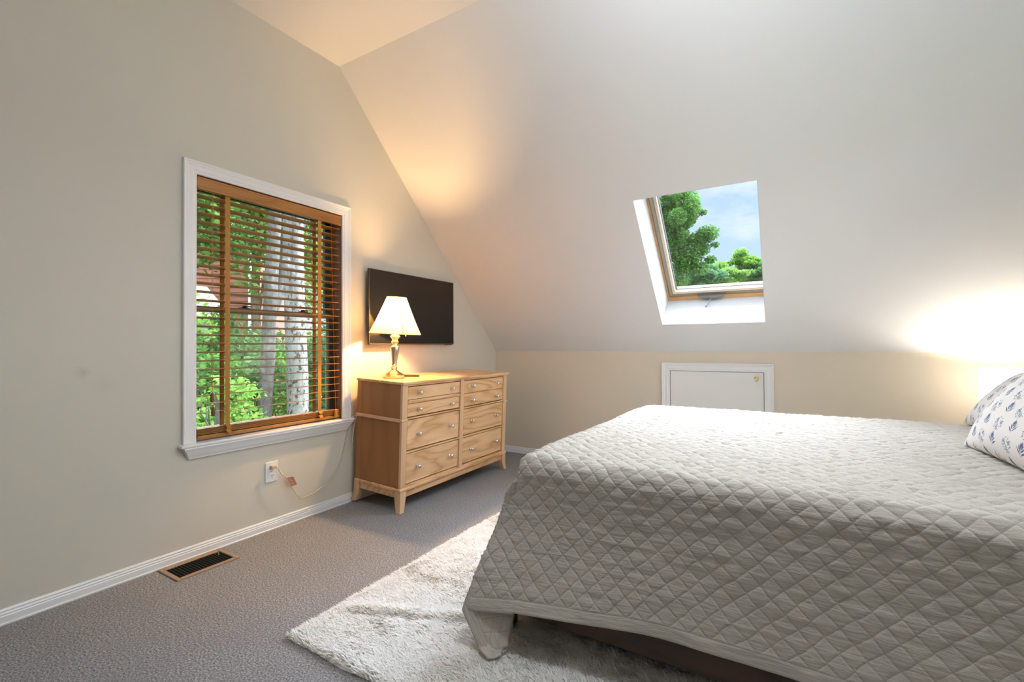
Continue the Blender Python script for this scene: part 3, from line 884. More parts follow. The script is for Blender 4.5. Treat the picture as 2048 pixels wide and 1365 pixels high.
# quilt: cloth sheet folded over the mattress
def make_quilt():
    r = .07; x0 = QX0+r; y0 = QY0+r; y1 = QY1-r; xh = 3.97
    D = .565; st = .0072
    nd = int(D/st)
    us = np.concatenate([np.linspace(D, 0, nd, endpoint=False)*-1, np.linspace(0, xh-x0, int((xh-x0)/st))])
    vs = np.concatenate([np.linspace(D, 0, nd, endpoint=False)*-1, np.linspace(0, y1-y0, int((y1-y0)/st), endpoint=False), (y1-y0)+np.linspace(0, D, nd)])
    U, V = np.meshgrid(us, vs, indexing='ij')
    du = np.maximum(-U, 0); dn = np.maximum(-V, 0); df = np.maximum(V-(y1-y0), 0)
    # hem a little lower towards the foot corner on the near side
    sc = 1.03 - .05*sstep(.0, .5, U) + .02*(vnoise(U*3.1+9, V*0+3)-.5)*sstep(0,.3,U)
    dn = dn*np.where(U > 0, sc, 1.03)*(1 + .05*(1-sstep(-.25, .18, U)))
    bx = np.clip(U, 0, None)+x0; by = y0+np.clip(V, 0, y1-y0)
    def prof(d):
        a = np.clip(d/r, 0, PI/2); s = np.maximum(d-r*PI/2, 0)
        return r*np.sin(a)+s*.10*sstep(0, .5, s), r*(1-np.cos(a))+s*.995
    dd = np.where(df > 0, df, dn)
    dist = np.hypot(du, dd)
    th = np.arctan2(du, np.maximum(dd, 1e-9))                     # 0: side, 90deg: foot
    th = np.where((du <= 0), 0, th)
    h, q = prof(dist)
    sgn = np.where(df > 0, 1.0, -1.0)
    X = bx - h*np.sin(th); Y = by + sgn*h*np.cos(th); Z = QH - q
    s0 = np.maximum(dist-r*PI/2, 0)
    FL = .095
    Y = Y - np.where((dn > 0) & (U >= 0), FL*math.exp(-(math.radians(22)/.6)**2)*sstep(.1, .6, s0)*(1-sstep(0, .55, U)), 0)
    # the near foot corner hangs as a fold: side sheet runs on, then doubles back behind itself
    corner = (du > 0) & (V < 0)
    al = math.radians(22)
    t1 = math.radians(46)
    ang = np.where(th < al, th, 2*al-th)
    lay = np.where(th < al, 0, np.minimum((th-al)*.10, .045))
    s = np.maximum(dist-r*PI/2, 0)
    hh = r + .10*s*sstep(0, .5, s) + FL*sstep(.1, .6, s)*np.exp(-((ang-al)/.6)**2)
    X2 = x0 - r*np.sin(np.minimum(th, al)*2.0) - dist*np.sin(ang)*.64
    Y2 = y0 - hh + lay*np.minimum(s*5, 1)
    Z2 = QH - r - np.maximum(dist*np.cos(ang)-r*PI/2, -.02)
    e = t1*1.0; ang_e = 2*al-e
    # remaining angle swings back to the foot face
    k = np.clip((th-e)/(PI/2-e), 0, 1)
    X3 = x0 - r - .06*s; Y3 = y0 + 0*s; Z3 = QH - q
    Xe = x0 - r*math.sin(2*al) - dist*math.sin(ang_e)*.64; Ye = y0-hh+.045; Ze = QH - r - np.maximum(dist*math.cos(ang_e)-r*PI/2, -.02)
    X2 = np.where(th > e, Xe*(1-k)+X3*k, X2); Y2 = np.where(th > e, Ye*(1-k)+Y3*k, Y2); Z2 = np.where(th > e, Ze*(1-k)+Z3*k, Z2)
    tipf = np.exp(-((th-math.radians(45))/.30)**2)*sstep(.60, .80, dist)*corner*(th > al)
    Y2 = Y2 - .05*tipf
    w = sstep(.05, .22, dist)*corner
    X = X*(1-w)+X2*w; Y = Y*(1-w)+Y2*w; Z = Z*(1-w)+Z2*w
    # the tip that would pass through the rug lies on it
    low = .040
    under = np.maximum(low+.004-Z, 0)
    Z = np.maximum(Z, low + .012*vnoise(U*30, V*30)*(under > 0)); Y = Y - under*.35
    P = np.stack([X, Y, Z], -1)
    gu = np.gradient(P, axis=0); gv = np.gradient(P, axis=1)
    n = np.cross(gu, gv); n /= np.maximum(np.linalg.norm(n, axis=-1, keepdims=True), 1e-9)
    hem = np.minimum(np.minimum(D-du, D-np.maximum(-V, 0)), D-df)
    u_, v_ = U, V
    p = .066
    def ld(a):
        a = a/p; return np.abs(a-np.round(a))*p/1.414
    wob = 0
    d = np.minimum(ld(u_+v_+wob), ld(u_-v_+wob))
    ins = (hem > .042)
    topw = 1-np.clip(np.maximum(np.maximum(du, dn), df)/.16, 0, 1)
    puff = np.where(ins, (.0034+.0042*topw)*(1-np.exp(-d/.010)), .002)
    wr = (vnoise(u_*11+3, v_*48)-.5)*.0078 + (vnoise(u_*24+31, v_*95+7)-.5)*.0040
    broad = (vnoise(u_*2.3+5, v_*3.1)-.5)*.010 + (vnoise(u_*6+1, v_*7+8)-.5)*.006
    drop = np.clip(np.maximum(np.maximum(du, dn), df)/.2, 0, 1)
    hgt = puff + wr*(1-.45*drop) + broad*(.5+.5*drop)
    up_ = np.where(n[..., 2:3] >= -.2, 1, 1)
    P = P + n*hgt[..., None]
    P[..., 2] = np.maximum(P[..., 2], .034)
    me, F = grid_mesh('quilt', P, M['quilt'])
    uvl = me.uv_layers.new(name='UVMap')
    uvs = np.stack([U, V], -1).reshape(-1, 2)[F.reshape(-1)]
    uvl.data.foreach_set('uv', uvs.reshape(-1).astype(np.float32))
    at = me.attributes.new('hem', 'FLOAT', 'POINT'); at.data.foreach_set('value', hem.reshape(-1).astype(np.float32))
    return me
qo = link('quilt', make_quilt())
tag(qo, 'pale linen quilt with diamond stitching draped over the bed', 'quilt')
sm = qo.modifiers.new('thickness', 'SOLIDIFY'); sm.thickness = .006; sm.offset = -1
mb = MB(); mb.add([(1.925, -3.005, .115), (1.938, -3.005, .109), (1.941, -3.010, .083), (1.928, -3.010, .089)], [(0,1,2,3)])
mb.build('care_tag', M['tagwhite'], qo, off=(0,0,0))

# ------------------------------------------------------------------ pillows
def floral(U, V):
    """blue leaf sprigs and clusters of tiny flowers in a half-drop repeat; U, V in metres"""
    base = np.array([.80, .77, .73]); navy = np.array([.075, .115, .235]); mid = np.array([.23, .29, .41])
    C = np.broadcast_to(base, U.shape+(3,)).copy()
    cw, ch = .104, .122
    ci = np.floor(U/cw); off = np.where(ci.astype(int) % 2 == 0, 0, ch/2)
    cj = np.floor((V+off)/ch)
    x = U-ci*cw-cw/2; y = (V+off)-cj*ch-ch/2
    rot = .25*np.sin(ci*2.3+cj*1.7)
    xr = x*np.cos(rot)-y*np.sin(rot); yr = x*np.sin(rot)+y*np.cos(rot)
    def ell(cx, cy, a, L, W, col, op=1.0):
        dx = xr-cx; dy = yr-cy
        p = dx*math.sin(a)+dy*math.cos(a); q = dx*math.cos(a)-dy*math.sin(a)
        t = np.clip(p/L, -1, 1)
        m = (np.abs(p) < L) & (np.abs(q) < W*(1-t*t)*(1-.35*t))
        C[m] = C[m]*(1-op)+col*op
    # sprig in the lower half: paired slender leaves along a stem
    for (s0, a, L) in [(-.052, .92, .0165), (-.043, .72, .0135), (-.034, .55, .0105), (-.026, .40, .0080)]:
        for sg in (1, -1):
            q = a*sg + .08
            ell(math.sin(q)*L*1.15, s0+math.cos(q)*L*1.15, q, L, .0029, navy, .95)
    ell(.001, -.012, .05, .008, .0024, navy, .95)
    ell(0, -.036, 0.03, .022, .0007, navy, .8)
    # round cluster of tiny flowers and dashes
    rs = np.random.default_rng(3)
    for k in range(40):
        q = rs.random()*6.28; rr = .034*math.sqrt(rs.random())
        cx_, cy_ = rr*math.cos(q), .026+rr*.75*math.sin(q)
        if k < 7:
            for j in range(5): ell(cx_+.0042*math.cos(j*1.257), cy_+.0042*math.sin(j*1.257), j*1.257+1.57, .0034, .0017, navy, .85)
        else:
            ell(cx_, cy_, rs.random()*3.1, .0046, .0015, mid*.8, .95)
    return C
def pillow(name, cen, lean, hw, hh, T, yaw=0.0, seed=0.0):
    nu, nv_ = 540, 280
    a = np.linspace(-1, 1, nu); b = np.linspace(-1, 1, nv_)
    A, B = np.meshgrid(a, b, indexing='ij')
    e1 = np.array([math.sin(yaw), -math.cos(yaw), 0.0]); up = np.array([math.sin(lean), 0, math.cos(lean)])
    nn = np.cross(e1, up); nn = nn/np.linalg.norm(nn)
    if nn[0] > 0: nn = -nn
    Ps = []
    for sgn in (1, -1):
        th = T*((1-np.abs(A)**2.6)*(1-np.abs(B)**2.4)).clip(0)**.55
        th = th + .006*(vnoise(A*4+seed, B*3+seed)-.5)*np.minimum(1, th/.03)
        pin = 1-.055*(1-np.abs(B)**2)*np.abs(A)**3; pin2 = 1-.07*(1-np.abs(A)**2)*np.abs(B)**3
        P = cen + e1*(A*hw*pin)[..., None] + up*(B*hh*pin2)[..., None] + nn*(sgn*th)[..., None]
        Ps.append(P)
    objs = []
    nu_, nvv = A.shape
    me, F = grid_mesh(name, np.concatenate([Ps[0], Ps[1][::-1]], 0), M['floral'])
    C = floral((np.concatenate([A, A[::-1]*1.0], 0)*hw)+seed, np.concatenate([B, B], 0)*hh+seed*.37)
    ca = me.color_attributes.new('print', 'FLOAT_COLOR', 'POINT')
    C4 = np.concatenate([C, np.ones(C.shape[:2]+(1,))], -1)
    ca.data.foreach_set('color', C4.reshape(-1).astype(np.float32))
    return link(name, me)
p1 = pillow('pillow', np.array([3.622, -2.12, .735+.180]), math.radians(35), .43, .215, .105, 0.05, .013)
tag(p1, 'white pillow with blue leaf print leaning at the near side of the bed head', 'pillow', 'floral pillows')
p2 = pillow('pillow', np.array([3.785, -1.385, .735+.150]), math.radians(42), .42, .19, .095, 0.04, .21)
tag(p2, 'blue leaf print pillow on the far side of the bed, mostly hidden behind the other', 'pillow', 'floral pillows')

# ------------------------------------------------------------------ nightstand and its lamp
ns = empty('nightstand', (3.99, -.31, 0)); tag(ns, 'dark nightstand behind the bed carrying the white lamp', 'nightstand')
mb = MB(); mb.box(3.78, 4.19, -.52, -.06, .56, .585, .004); mb.build('top', M['walnut'], ns)
mb = MB(); mb.box(3.80, 4.18, -.50, -.08, .34, .56, .003); mb.build('body', M['walnut'], ns)
mb = MB(); mb.box(3.792, 3.802, -.49, -.09, .36, .54, .003); dw = mb.build('drawer', M['walnut'], ns)
mb = MB(); mb.ball((3.78, -.29, .45), .013); mb.build('knob', M['nickel'], dw, off=world_loc(ns), smooth=True)
for x in (3.805, 4.135):
    for y in (-.495, -.125):
        mb = MB(); mb.box(x, x+.04, y, y+.04, 0, .34, .003); mb.build('leg', M['walnut'], ns)
l2 = empty('table_lamp', (4.016, -.305, .586)); tag(l2, 'lit white drum-shade lamp beyond the bed at the right edge', 'lamp')
c = (4.016, -.305, .586)
mb = MB(); mb.lathe([(.01, 0), (.065, 0), (.068, .01), (.05, .02), (.06, .06), (.075, .10), (.06, .15), (.025, .18), (.012, .20), (.012, .26)], c, 36); mb.build('base', M['ceramic'], l2, smooth=True)
mb = MB(); mb.lathe([(.147, .175), (.139, .430)], c, 64, caps=False); mb.build('lamp_shade', M['shade2'], l2, smooth=True)
mb = MB(); mb.lathe([(.003, .425), (.010, .428), (.012, .440), (.008, .448), (.003, .452)], c, 16); mb.build('finial', M['ceramic'], l2, smooth=True)
mb = MB()
for k in range(3):
    q = 2*PI*k/3; mb.tube([(c[0], c[1], c[2]+.425), (c[0]+.138*math.cos(q), c[1]+.138*math.sin(q), c[2]+.430)], .0015, 6)
mb.build('shade_spider', M['nickel'], l2)
for r_, z in ((.1472, .176), (.1392, .429)):
    mb = MB(); mb.tube([(c[0]+r_*math.cos(2*PI*i/48), c[1]+r_*math.sin(2*PI*i/48), c[2]+z) for i in range(49)], .0018, 6)
    mb.build('shade_rim', M['shade2'], l2)
point('bulb', (0, 0, .385), 12, (1.0, .93, .82), .03, l2)

# ------------------------------------------------------------------ pendant light added out of view to brighten the room
cl_ = empty('added_pendant', (2.65, -3.0, CEIL)); tag(cl_, 'added unseen white globe light under the flat ceiling, brightening the room', 'added light')
LC = (2.65, -3.0, CEIL)
mb = MB(); mb.lathe([(.01, 0), (.065, 0), (.068, -.008), (.05, -.022), (.012, -.028)], LC, 40); mb.build('canopy', M['trim'], cl_, smooth=True)
mb = MB(); mb.lathe([(.007, -.02), (.007, -.36)], LC, 12); mb.build('rod', M['nickel'], cl_, smooth=True)
def glow(name, col, strength):
    m, nt, b = new_mat(name)
    b.inputs['Base Color'].default_value = (.9, .9, .9, 1); b.inputs['Emission Color'].default_value = (*col, 1); b.inputs['Emission Strength'].default_value = strength
    return m
GLOBE = 34.0
mb = MB(); mb.lathe([(max(.004, .18*math.sin(q)), -.46+.105*math.cos(q)) for q in [PI*k/18 for k in range(19)]], LC, 48); mb.build('fill_globe', glow('fill_globe_glow', (.90, .975, 1.06), GLOBE), cl_, smooth=True)

# ------------------------------------------------------------------ shag rug
def make_rug():
    x0, x1, y0, y1 = 1.128, 3.95, -3.245, -.56
    nx, ny_ = 200, 200
    st = .013
    xs = np.arange(x0, x1, st); ys = np.arange(y0, y1, st)
    X, Y = np.meshgrid(xs, ys, indexing='ij')
    X = X + (.010*(vnoise(Y*9, X*0)-.5)+.006*(vnoise(Y*40, X*0+5)-.5))*np.exp(-(X-x0)/.05)
    Y = Y + (.010*(vnoise(X*9+50, Y*0)-.5)+.006*(vnoise(X*40, Y*0+9)-.5))*np.exp(-(Y-y0)/.05)
    return X, Y
def rug_h(x, y):
    # low wrinkle crossing the corner
    t = (x-1.16)/.56
    yl = -3.04 + .23*np.clip(t, -.2, 1.3)
    g = np.exp(-((y-yl-.035)/.034)**2)*.013*sstep(-.02, .12, t)*(1-.4*sstep(.8, 1.3, t)) - .006*np.exp(-((y-yl+.012)/.016)**2)*sstep(.0, .15, t)
    e = np.minimum(sstep(1.12, 1.15, x), sstep(-3.255, -3.225, y))
    return .019*e + g + .007*(vnoise(x*26, y*14)-.5)*e + .005*(vnoise(x*60+3, y*40)-.5)*e
X, Y = make_rug()
Z = rug_h(X, Y) + .003
edge = np.zeros_like(Z, bool); edge[0, :] = edge[-1, :] = edge[:, 0] = edge[:, -1] = True
Z[edge] = .001
me, F = grid_mesh('rug', np.stack([X, Y, np.where(edge, .001, np.maximum(Z-.004, .002))], -1), M['rugbase'])
rug = link('rug', me)
tag(rug, 'cream shaggy wool rug on the grey carpet under the bed', 'rug')
def make_pile(n):
    bx = rng.random(n); by = rng.random(n)
    x = 1.128 + bx*1.95; y = -3.245 + by*2.1
    h = rug_h(x, y)
    keep = np.ones(n, bool)
    cl = vnoise(x*26, y*26); ang = 3.6 + 1.6*(vnoise(x*5+4, y*5)-.5) + 1.1*(vnoise(x*24, y*24+60)-.5) + rng.normal(0, .55, n)
    L = .020 + .012*rng.random(n); lean = .75 + .4*rng.random(n)
    w = .0016 + .0012*rng.random(n)
    dx = np.cos(ang); dy = np.sin(ang); px, py = -dy, dx
    V = np.zeros((n, 5, 3))
    for k, (t, ww) in enumerate(((0, 1), (.55, .8), (1, 0))):
        ox = dx*L*lean*t**1.6*.8; oy = dy*L*lean*t**1.6*.8; oz = L*(t-.35*t*t*lean)*.9
        c = np.stack([x+ox, y+oy, h-.002+oz], -1)
        s = np.stack([px*w*ww, py*w*ww, np.zeros(n)], -1)
        if k < 2: V[:, 2*k] = c-s; V[:, 2*k+1] = c+s
        else: V[:, 4] = c
    base = np.arange(n)[:, None]*5
    quads = base + np.array([0, 1, 3, 2]); tris = base + np.array([2, 3, 4])
    me = bpy.data.meshes.new('pile')
    me.vertices.add(n*5); me.vertices.foreach_set('co', V.reshape(-1).astype(np.float32))
    li = np.concatenate([quads.reshape(-1), tris.reshape(-1)])
    me.loops.add(len(li)); me.loops.foreach_set('vertex_index', li.astype(np.int32))
    me.polygons.add(2*n)
    me.polygons.foreach_set('loop_start', np.concatenate([np.arange(n)*4, 4*n+np.arange(n)*3]).astype(np.int32))
    me.polygons.foreach_set('loop_total', np.concatenate([np.full(n, 4), np.full(n, 3)]).astype(np.int32))
    me.polygons.foreach_set('use_smooth', np.ones(2*n, bool))
    me.update(calc_edges=True); me.materials.append(M['rug'])
    o = link('pile', me, rug); o['kind'] = 'stuff'
    return o
make_pile(190000)

# ------------------------------------------------------------------ outdoors
mb = MB(); mb.box(-60, 40, -40, 80, -3.2, -3.0)
struct(mb.build('ground', plain('mossy_ground', (.07, .09, .035), 1, var=.4, vscale=.6)))
LEAF = {
 'bright': leaf_mat('bright_leaves', [(0.074, 0.162, 0.030), (0.147, 0.281, 0.051), (0.251, 0.383, 0.096)]),
 'mid': leaf_mat('mid_green_leaves', [(0.041, 0.111, 0.028), (0.087, 0.191, 0.043), (0.162, 0.281, 0.081)]),
 'dark': leaf_mat('dark_green_leaves', [(0.025, 0.074, 0.025), (0.058, 0.130, 0.041), (0.104, 0.191, 0.068)]),
 'yellow': leaf_mat('yellow_green_leaves', [(0.147, 0.221, 0.036), (0.266, 0.340, 0.059), (0.398, 0.442, 0.096)]),
 'blue': leaf_mat('blue_green_leaves', [(0.041, 0.104, 0.051), (0.081, 0.177, 0.074), (0.140, 0.251, 0.111)]),
}
BARK = {
 'pale': bark_mat('pale_lichen_bark', (.14, .138, .135), (.235, .232, .226), (.05, .036, .022), 6.5, .555),
 'grey': bark_mat('grey_bark', (.05, .047, .043), (.125, .12, .113), (.16, .16, .15), 6, .60),
 'brown': bark_mat('brown_bark', (.09, .06, .04), (.20, .15, .10)),
}
def leaves(centres, radii, n, size, seed, flat=.0):
    """n small leaf blades scattered through several ellipsoidal tufts"""
    r = np.random.default_rng(seed)
    centres = np.asarray(centres, float); radii = np.asarray(radii, float)
    wt = radii[:, 0]*radii[:, 1]; k = r.choice(len(centres), n, p=wt/wt.sum())
    d = r.normal(size=(n, 3)); d /= np.linalg.norm(d, axis=1, keepdims=True)
    rad = r.random(n)**.45
    P = centres[k] + d*radii[k]*rad[:, None]
    a = r.normal(size=(n, 3)); a[:, 2] *= (.6-flat*.5); a /= np.linalg.norm(a, axis=1, keepdims=True)
    b = np.cross(a, r.normal(size=(n, 3))); b /= np.maximum(np.linalg.norm(b, axis=1, keepdims=True), 1e-6)
    L = size*(.6+.8*r.random(n))[:, None]; W = L*.32
    V = np.stack([P-a*L*.5, P+b*W, P+a*L*.5, P-b*W], 1)
    return V.reshape(-1, 3), np.arange(n*4).reshape(-1, 4)
def leaf_obj(name, V, F, mat, parent):
    off = np.array(world_loc(parent))
    me = bpy.data.meshes.new(name)
    me.vertices.add(len(V)); me.vertices.foreach_set('co', (V-off).reshape(-1).astype(np.float32))
    me.loops.add(F.size); me.loops.foreach_set('vertex_index', F.reshape(-1).astype(np.int32))
    me.polygons.add(len(F)); me.polygons.foreach_set('loop_start', np.arange(0, F.size, 4, dtype=np.int32)); me.polygons.foreach_set('loop_total', np.full(len(F), 4, dtype=np.int32))
    me.update(calc_edges=True); me.materials.append(mat)
    return link(name, me, parent)
def tufts(c, R, n, seed, r0=.35, r1=.6):
    r = np.random.default_rng(seed)
    d = r.normal(size=(n, 3)); d /= np.linalg.norm(d, axis=1, keepdims=True)
    cs = np.array(c) + d*np.array(R)*(.35+.6*r.random(n))[:, None]
    rr = np.array(R)*(r0+(r1-r0)*r.random(n))[:, None]
    rr[:, 2] *= .7
    return cs, rr
def limb(mb, a, b, ra, rb, bend=.1, n=8, seed=0):
    r = random.Random(seed); a = Vector(a); b = Vector(b); pts, rs = [], []
    for i in range(n+1):
        t = i/n; p = a.lerp(b, t)
        if 0 < i < n: p = p + Vector((r.uniform(-bend, bend), r.uniform(-bend, bend), 0))
        pts.append(p); rs.append(ra+(rb-ra)*t)
    mb.tube(pts, rs, 14)
def tree(label, base, trunk, crown, nl, size, leaf, bark='brown', tn=14, seed=1, group=None, limbs=4):
    """base (x,y); trunk (radius_base, radius_top, top point or None); crown (centre, radii)"""
    t = empty('tree', (base[0], base[1], -3.0)); tag(t, label, 'tree', group)
    mb = MB(); top = trunk[2] if trunk[2] else crown[0]
    limb(mb, (base[0], base[1], -3.0), top, trunk[0], trunk[1], .03, 10, seed)
    mb.build('trunk', BARK[bark], t, smooth=True)
    r = random.Random(seed+5)
    mb = MB()
    for k in range(limbs):
        f = r.uniform(.45, .9); s = Vector((base[0], base[1], -3.0)).lerp(Vector(top), f)
        e = Vector(crown[0]) + Vector((r.uniform(-.8, .8)*crown[1][0], r.uniform(-.8, .8)*crown[1][1], r.uniform(-.5, .7)*crown[1][2]))
        limb(mb, s, e, trunk[1]*.6, trunk[1]*.12, .06, 6, seed+k)
    if limbs: mb.build('branches', BARK[bark], t, smooth=True)
    cs, rr = tufts(crown[0], crown[1], tn, seed)
    V, F = leaves(cs, rr, nl, size, seed+2)
    leaf_obj('foliage', V, F, LEAF[leaf], t)
    return t
CAMP = Vector((2.86335, -4.37817, 1.17))
YAW = .544117722; PIT = .00914308513; ROL = -.00380697966; FPX = 931.2495
fw = Vector((-math.sin(YAW)*math.cos(PIT), math.cos(YAW)*math.cos(PIT), math.sin(PIT)))
rt = Vector((math.cos(YAW), math.sin(YAW), 0)); upv = rt.cross(fw)
r2 = rt*math.cos(ROL)+upv*math.sin(ROL); u2 = -rt*math.sin(ROL)+upv*math.cos(ROL)

# the two trunks and the sapling seen through the blind
tree('tall tree with thick pale lichen-spotted trunk outside the window', (-4.56, .70), (.19, .155, (-4.66, .60, 6.2)), ((-4.5, -.5, 7.6), (1.6, 1.5, 1.5)), 5000, .13, 'mid', 'pale', 12, 21)
tree('thinner grey-barked tree standing left of the pale trunk', (-6.62, 1.20), (.15, .12, (-6.45, 1.48, 6.5)), ((-7.4, 2.9, 7.8), (1.6, 1.6, 1.6)), 5000, .13, 'mid', 'grey', 12, 22)
tree('young sapling with thin grey stem at the lower left of the window', (-4.31, -.83), (.06, .035, (-4.30, -.81, .62)), ((-4.4, -.8, .55), (.7, .6, .35)), 500, .09, 'bright', 'grey', 6, 23)
SH = [
 ('bright green shrub low beside the sapling outside the window', (-5.6, -.35), -.35, (1.1, 1.0, .9), 'bright', 4200, .10),
 ('yellow-green shrub at the lower left corner of the window view', (-5.0, -1.25), -.45, (.8, .6, .8), 'yellow', 2400, .09),
 ('bright green shrub between the two tree trunks', (-7.4, 2.6), .1, (1.3, 1.3, 1.3), 'bright', 4600, .11),
 ('dark green shrub behind the grey-barked trunk', (-8.6, 1.9), .6, (1.5, 1.5, 1.4), 'dark', 4200, .12),
 ('blue-green shrub right of the pale trunk', (-5.6, 2.3), .6, (1.1, 1.0, 2.0), 'blue', 4200, .11),
 ('mid green shrub left of the grey-barked trunk', (-7.6, .2), .35, (1.2, 1.1, 1.3), 'mid', 4200, .11),
 ('tall bright bush at the left edge of the window view', (-8.2, -.6), 1.0, (1.5, 1.4, 1.7), 'bright', 5200, .12),
]
for i, (lab, (x, y), z, R, lf, n, sz) in enumerate(SH):
    t = empty('shrub', (x, y, -3.0)); tag(t, lab, 'shrub')
    mb = MB()
    for k in range(5):
        limb(mb, (x+.1*math.cos(k*1.3), y+.1*math.sin(k*1.3), -3.0), (x+R[0]*.5*math.cos(k*1.3), y+R[1]*.5*math.sin(k*1.3), z+R[2]*.3), .035, .01, .05, 6, 70+i*7+k)
    mb.build('stems', BARK['brown'], t, smooth=True)
    cs, rr = tufts((x, y, z), R, 12, 300+i); V, F = leaves(cs, rr, n, sz, 400+i); leaf_obj('foliage', V, F, LEAF[lf], t)
FT = [
 ('mid green tree at the upper left behind the blind cord', (-12.6, 1.5), (-12.6, 1.5, 5.0), (2.4, 2.6, 2.4), 'mid', 8000, .16),
 ('large bright tree high above the red house, seen through the blind', (-13.2, 4.9), (-13.2, 4.9, 6.6), (2.8, 2.8, 3.0), 'bright', 9000, .20),
 ('yellow-green tree between the trunks in the upper window', (-11.0, 6.6), (-11.0, 6.6, 5.4), (2.2, 2.2, 3.0), 'yellow', 7000, .18),
 ('dark tree filling the background behind the red house', (-36.0, 6.0), (-36, 6, 7.0), (5.5, 6.0, 7.5), 'dark', 9000, .28),
 ('mid green tree far behind the pale trunk', (-12.0, 11.5), (-12, 11.5, 3.6), (4.0, 4.0, 5.2), 'mid', 9000, .24),
 ('blue-green tree far left behind the blind cord', (-24.0, -3.2), (-24, -3.2, 3.6), (4.2, 4.2, 5.6), 'blue', 8000, .24),
 ('low mid green tree in front of the red house', (-11.4, 4.2), (-11.4, 4.2, .5), (1.9, 1.9, 1.6), 'mid', 7000, .15),
]
for i, (lab, b_, c, R, lf, n, sz) in enumerate(FT):
    tree(lab, b_, (.2, .1, None), (c, R), n, sz, lf, 'brown', 18, 500+i*11, None, 5)

# red house with white corner board and the pale-roofed shed
hs = empty('house', (-19.5, 5.6, -3.0)); tag(hs, 'red clapboard house with white corner trim beyond the trees', 'house')
hx, hy = -17.9, 7.45
mb = MB(); hd = Vector((-.80, -.60, 0)); 
def hp(s, z, o=0.0):
    p = Vector((hx, hy, 0)) + hd*s + Vector((.60, -.80, 0))*o; return (p.x, p.y, z)
mb.add([hp(0, -3, 0), hp(6, -3, 0), hp(6, 6.4, 0), hp(0, 6.4, 0), hp(0, -3, -5), hp(6, -3, -5), hp(6, 6.4, -5), hp(0, 6.4, -5)], [(0,1,2,3), (4,7,6,5), (0,3,7,4), (1,5,6,2), (3,2,6,7)])
for k in range(46):
    z = -3+.2*k; mb.add([hp(.14, z, .035), hp(6, z, .035), hp(6, z+.2, .005), hp(.14, z+.2, .005), hp(.14, z, 0), hp(6, z, 0)], [(0,1,2,3), (0,4,5,1)])
mb.build('wall', plain('faded_red_clapboard', (.30, .11, .075), .8, var=.15, vscale=3), hs)
mb = MB(); mb.add([hp(-.02, -3, .04), hp(.16, -3, .04), hp(.16, 6.4, .04), hp(-.02, 6.4, .04), hp(-.02, -3, -.2), hp(-.02, 6.4, -.2)], [(0,1,2,3), (4,0,3,5)]); mb.build('corner_board', M['trim'], hs)
mb = MB(); mb.add([hp(-.5, 6.3, .5), hp(6.5, 6.3, .5), hp(6.5, 8.6, -2.5), hp(-.5, 8.6, -2.5), hp(6.5, 6.3, -5.5), hp(-.5, 6.3, -5.5)], [(0,1,2,3), (3,2,4,5)])
mb.build('roof', plain('grey_shingle', (.20, .20, .22), .9, var=.2, vscale=20), hs)
sh = empty('shed', (-15.2, 3.1, -3.0)); tag(sh, 'pale-roofed shed low behind the trees at the left of the window', 'shed')
mb = MB(); mb.box(-17.4, -14.4, 1.4, 4.2, -3, 2.3); mb.build('wall', plain('grey_shed_board', (.30, .28, .26), .9, var=.2, vscale=6), sh)
mb = MB(); mb.add([(-14.0, 1.1, 2.1), (-14.0, 4.6, 2.1), (-15.9, 4.6, 3.4), (-15.9, 1.1, 3.4), (-17.8, 4.6, 2.1), (-17.8, 1.1, 2.1)], [(0,1,2,3), (3,2,4,5)])
mb.build('roof', plain('pale_metal_roof', (.34, .33, .33), .5), sh)

# trees seen through the skylight
def ray_at(px, py, rng_):
    d = fw + r2*((px-1024)/FPX) - u2*((py-682.5)/FPX)
    h = math.hypot(d.x, d.y); return CAMP + d*(rng_/h)
def sky_tree(label, px, py, rg, R, leaf, n, size, seed, tn=16, extra=()):
    c = ray_at(px, py, rg)
    t = empty('tree', (c.x, c.y, -3.0)); tag(t, label, 'tree')
    mb = MB(); limb(mb, (c.x, c.y, -3), (c.x, c.y, c.z), .24, .09, .05, 10, seed); mb.build('trunk', BARK['brown'], t, smooth=True)
    cs, rr = tufts(c, R, tn*2, seed, .16, .34)
    mb = MB()
    for k, (ex, ey, er) in enumerate(extra):
        e = ray_at(ex, ey, rg); cs = np.vstack([cs, np.array(e)]); rr = np.vstack([rr, np.array([er, er, er*.75])])
        limb(mb, (c.x, c.y, c.z-R[2]*.4), e, .06, .02, .05, 6, seed+k)
    if extra: mb.build('branches', BARK['brown'], t, smooth=True)
    V, F = leaves(cs, rr, n, size, seed+2); leaf_obj('foliage', V, F, LEAF[leaf], t)
sky_tree('tall bright green tree filling the left of the skylight', 1318, 455, 18, (1.35, 1.35, 1.9), 'mid', 46575, 0.081, 801, 20,
         [(1372, 398, .48), (1385, 412, .30), (1350, 405, .6), (1405, 425, .16), (1415, 468, .42), (1398, 480, .42), (1360, 440, .55), (1430, 490, .16), (1380, 510, .5), (1404, 500, .30), (1345, 452, .55), (1338, 500, .6), (1366, 530, .5), (1398, 538, .36), (1360, 480, .5), (1421, 520, .22), (1352, 560, .5)])
sky_tree('low dark bushy tree at the lower left of the skylight', 1375, 560, 22, (1.5, 1.5, 1.1), 'blue', 18400, 0.099, 821, 14)
sky_tree('low yellow-green tree in the lower middle of the skylight', 1428, 562, 25, (1.4, 1.4, .9), 'bright', 16099, 0.099, 831, 14, [(1440, 535, .4)])
sky_tree('pale green tree with a knobby top at the right of the skylight', 1488, 548, 28, (1.25, 1.25, 1.0), 'bright', 16099, 0.105, 841, 14, [(1481, 508, .42), (1476, 520, .4), (1490, 528, .5), (1507, 528, .5)])
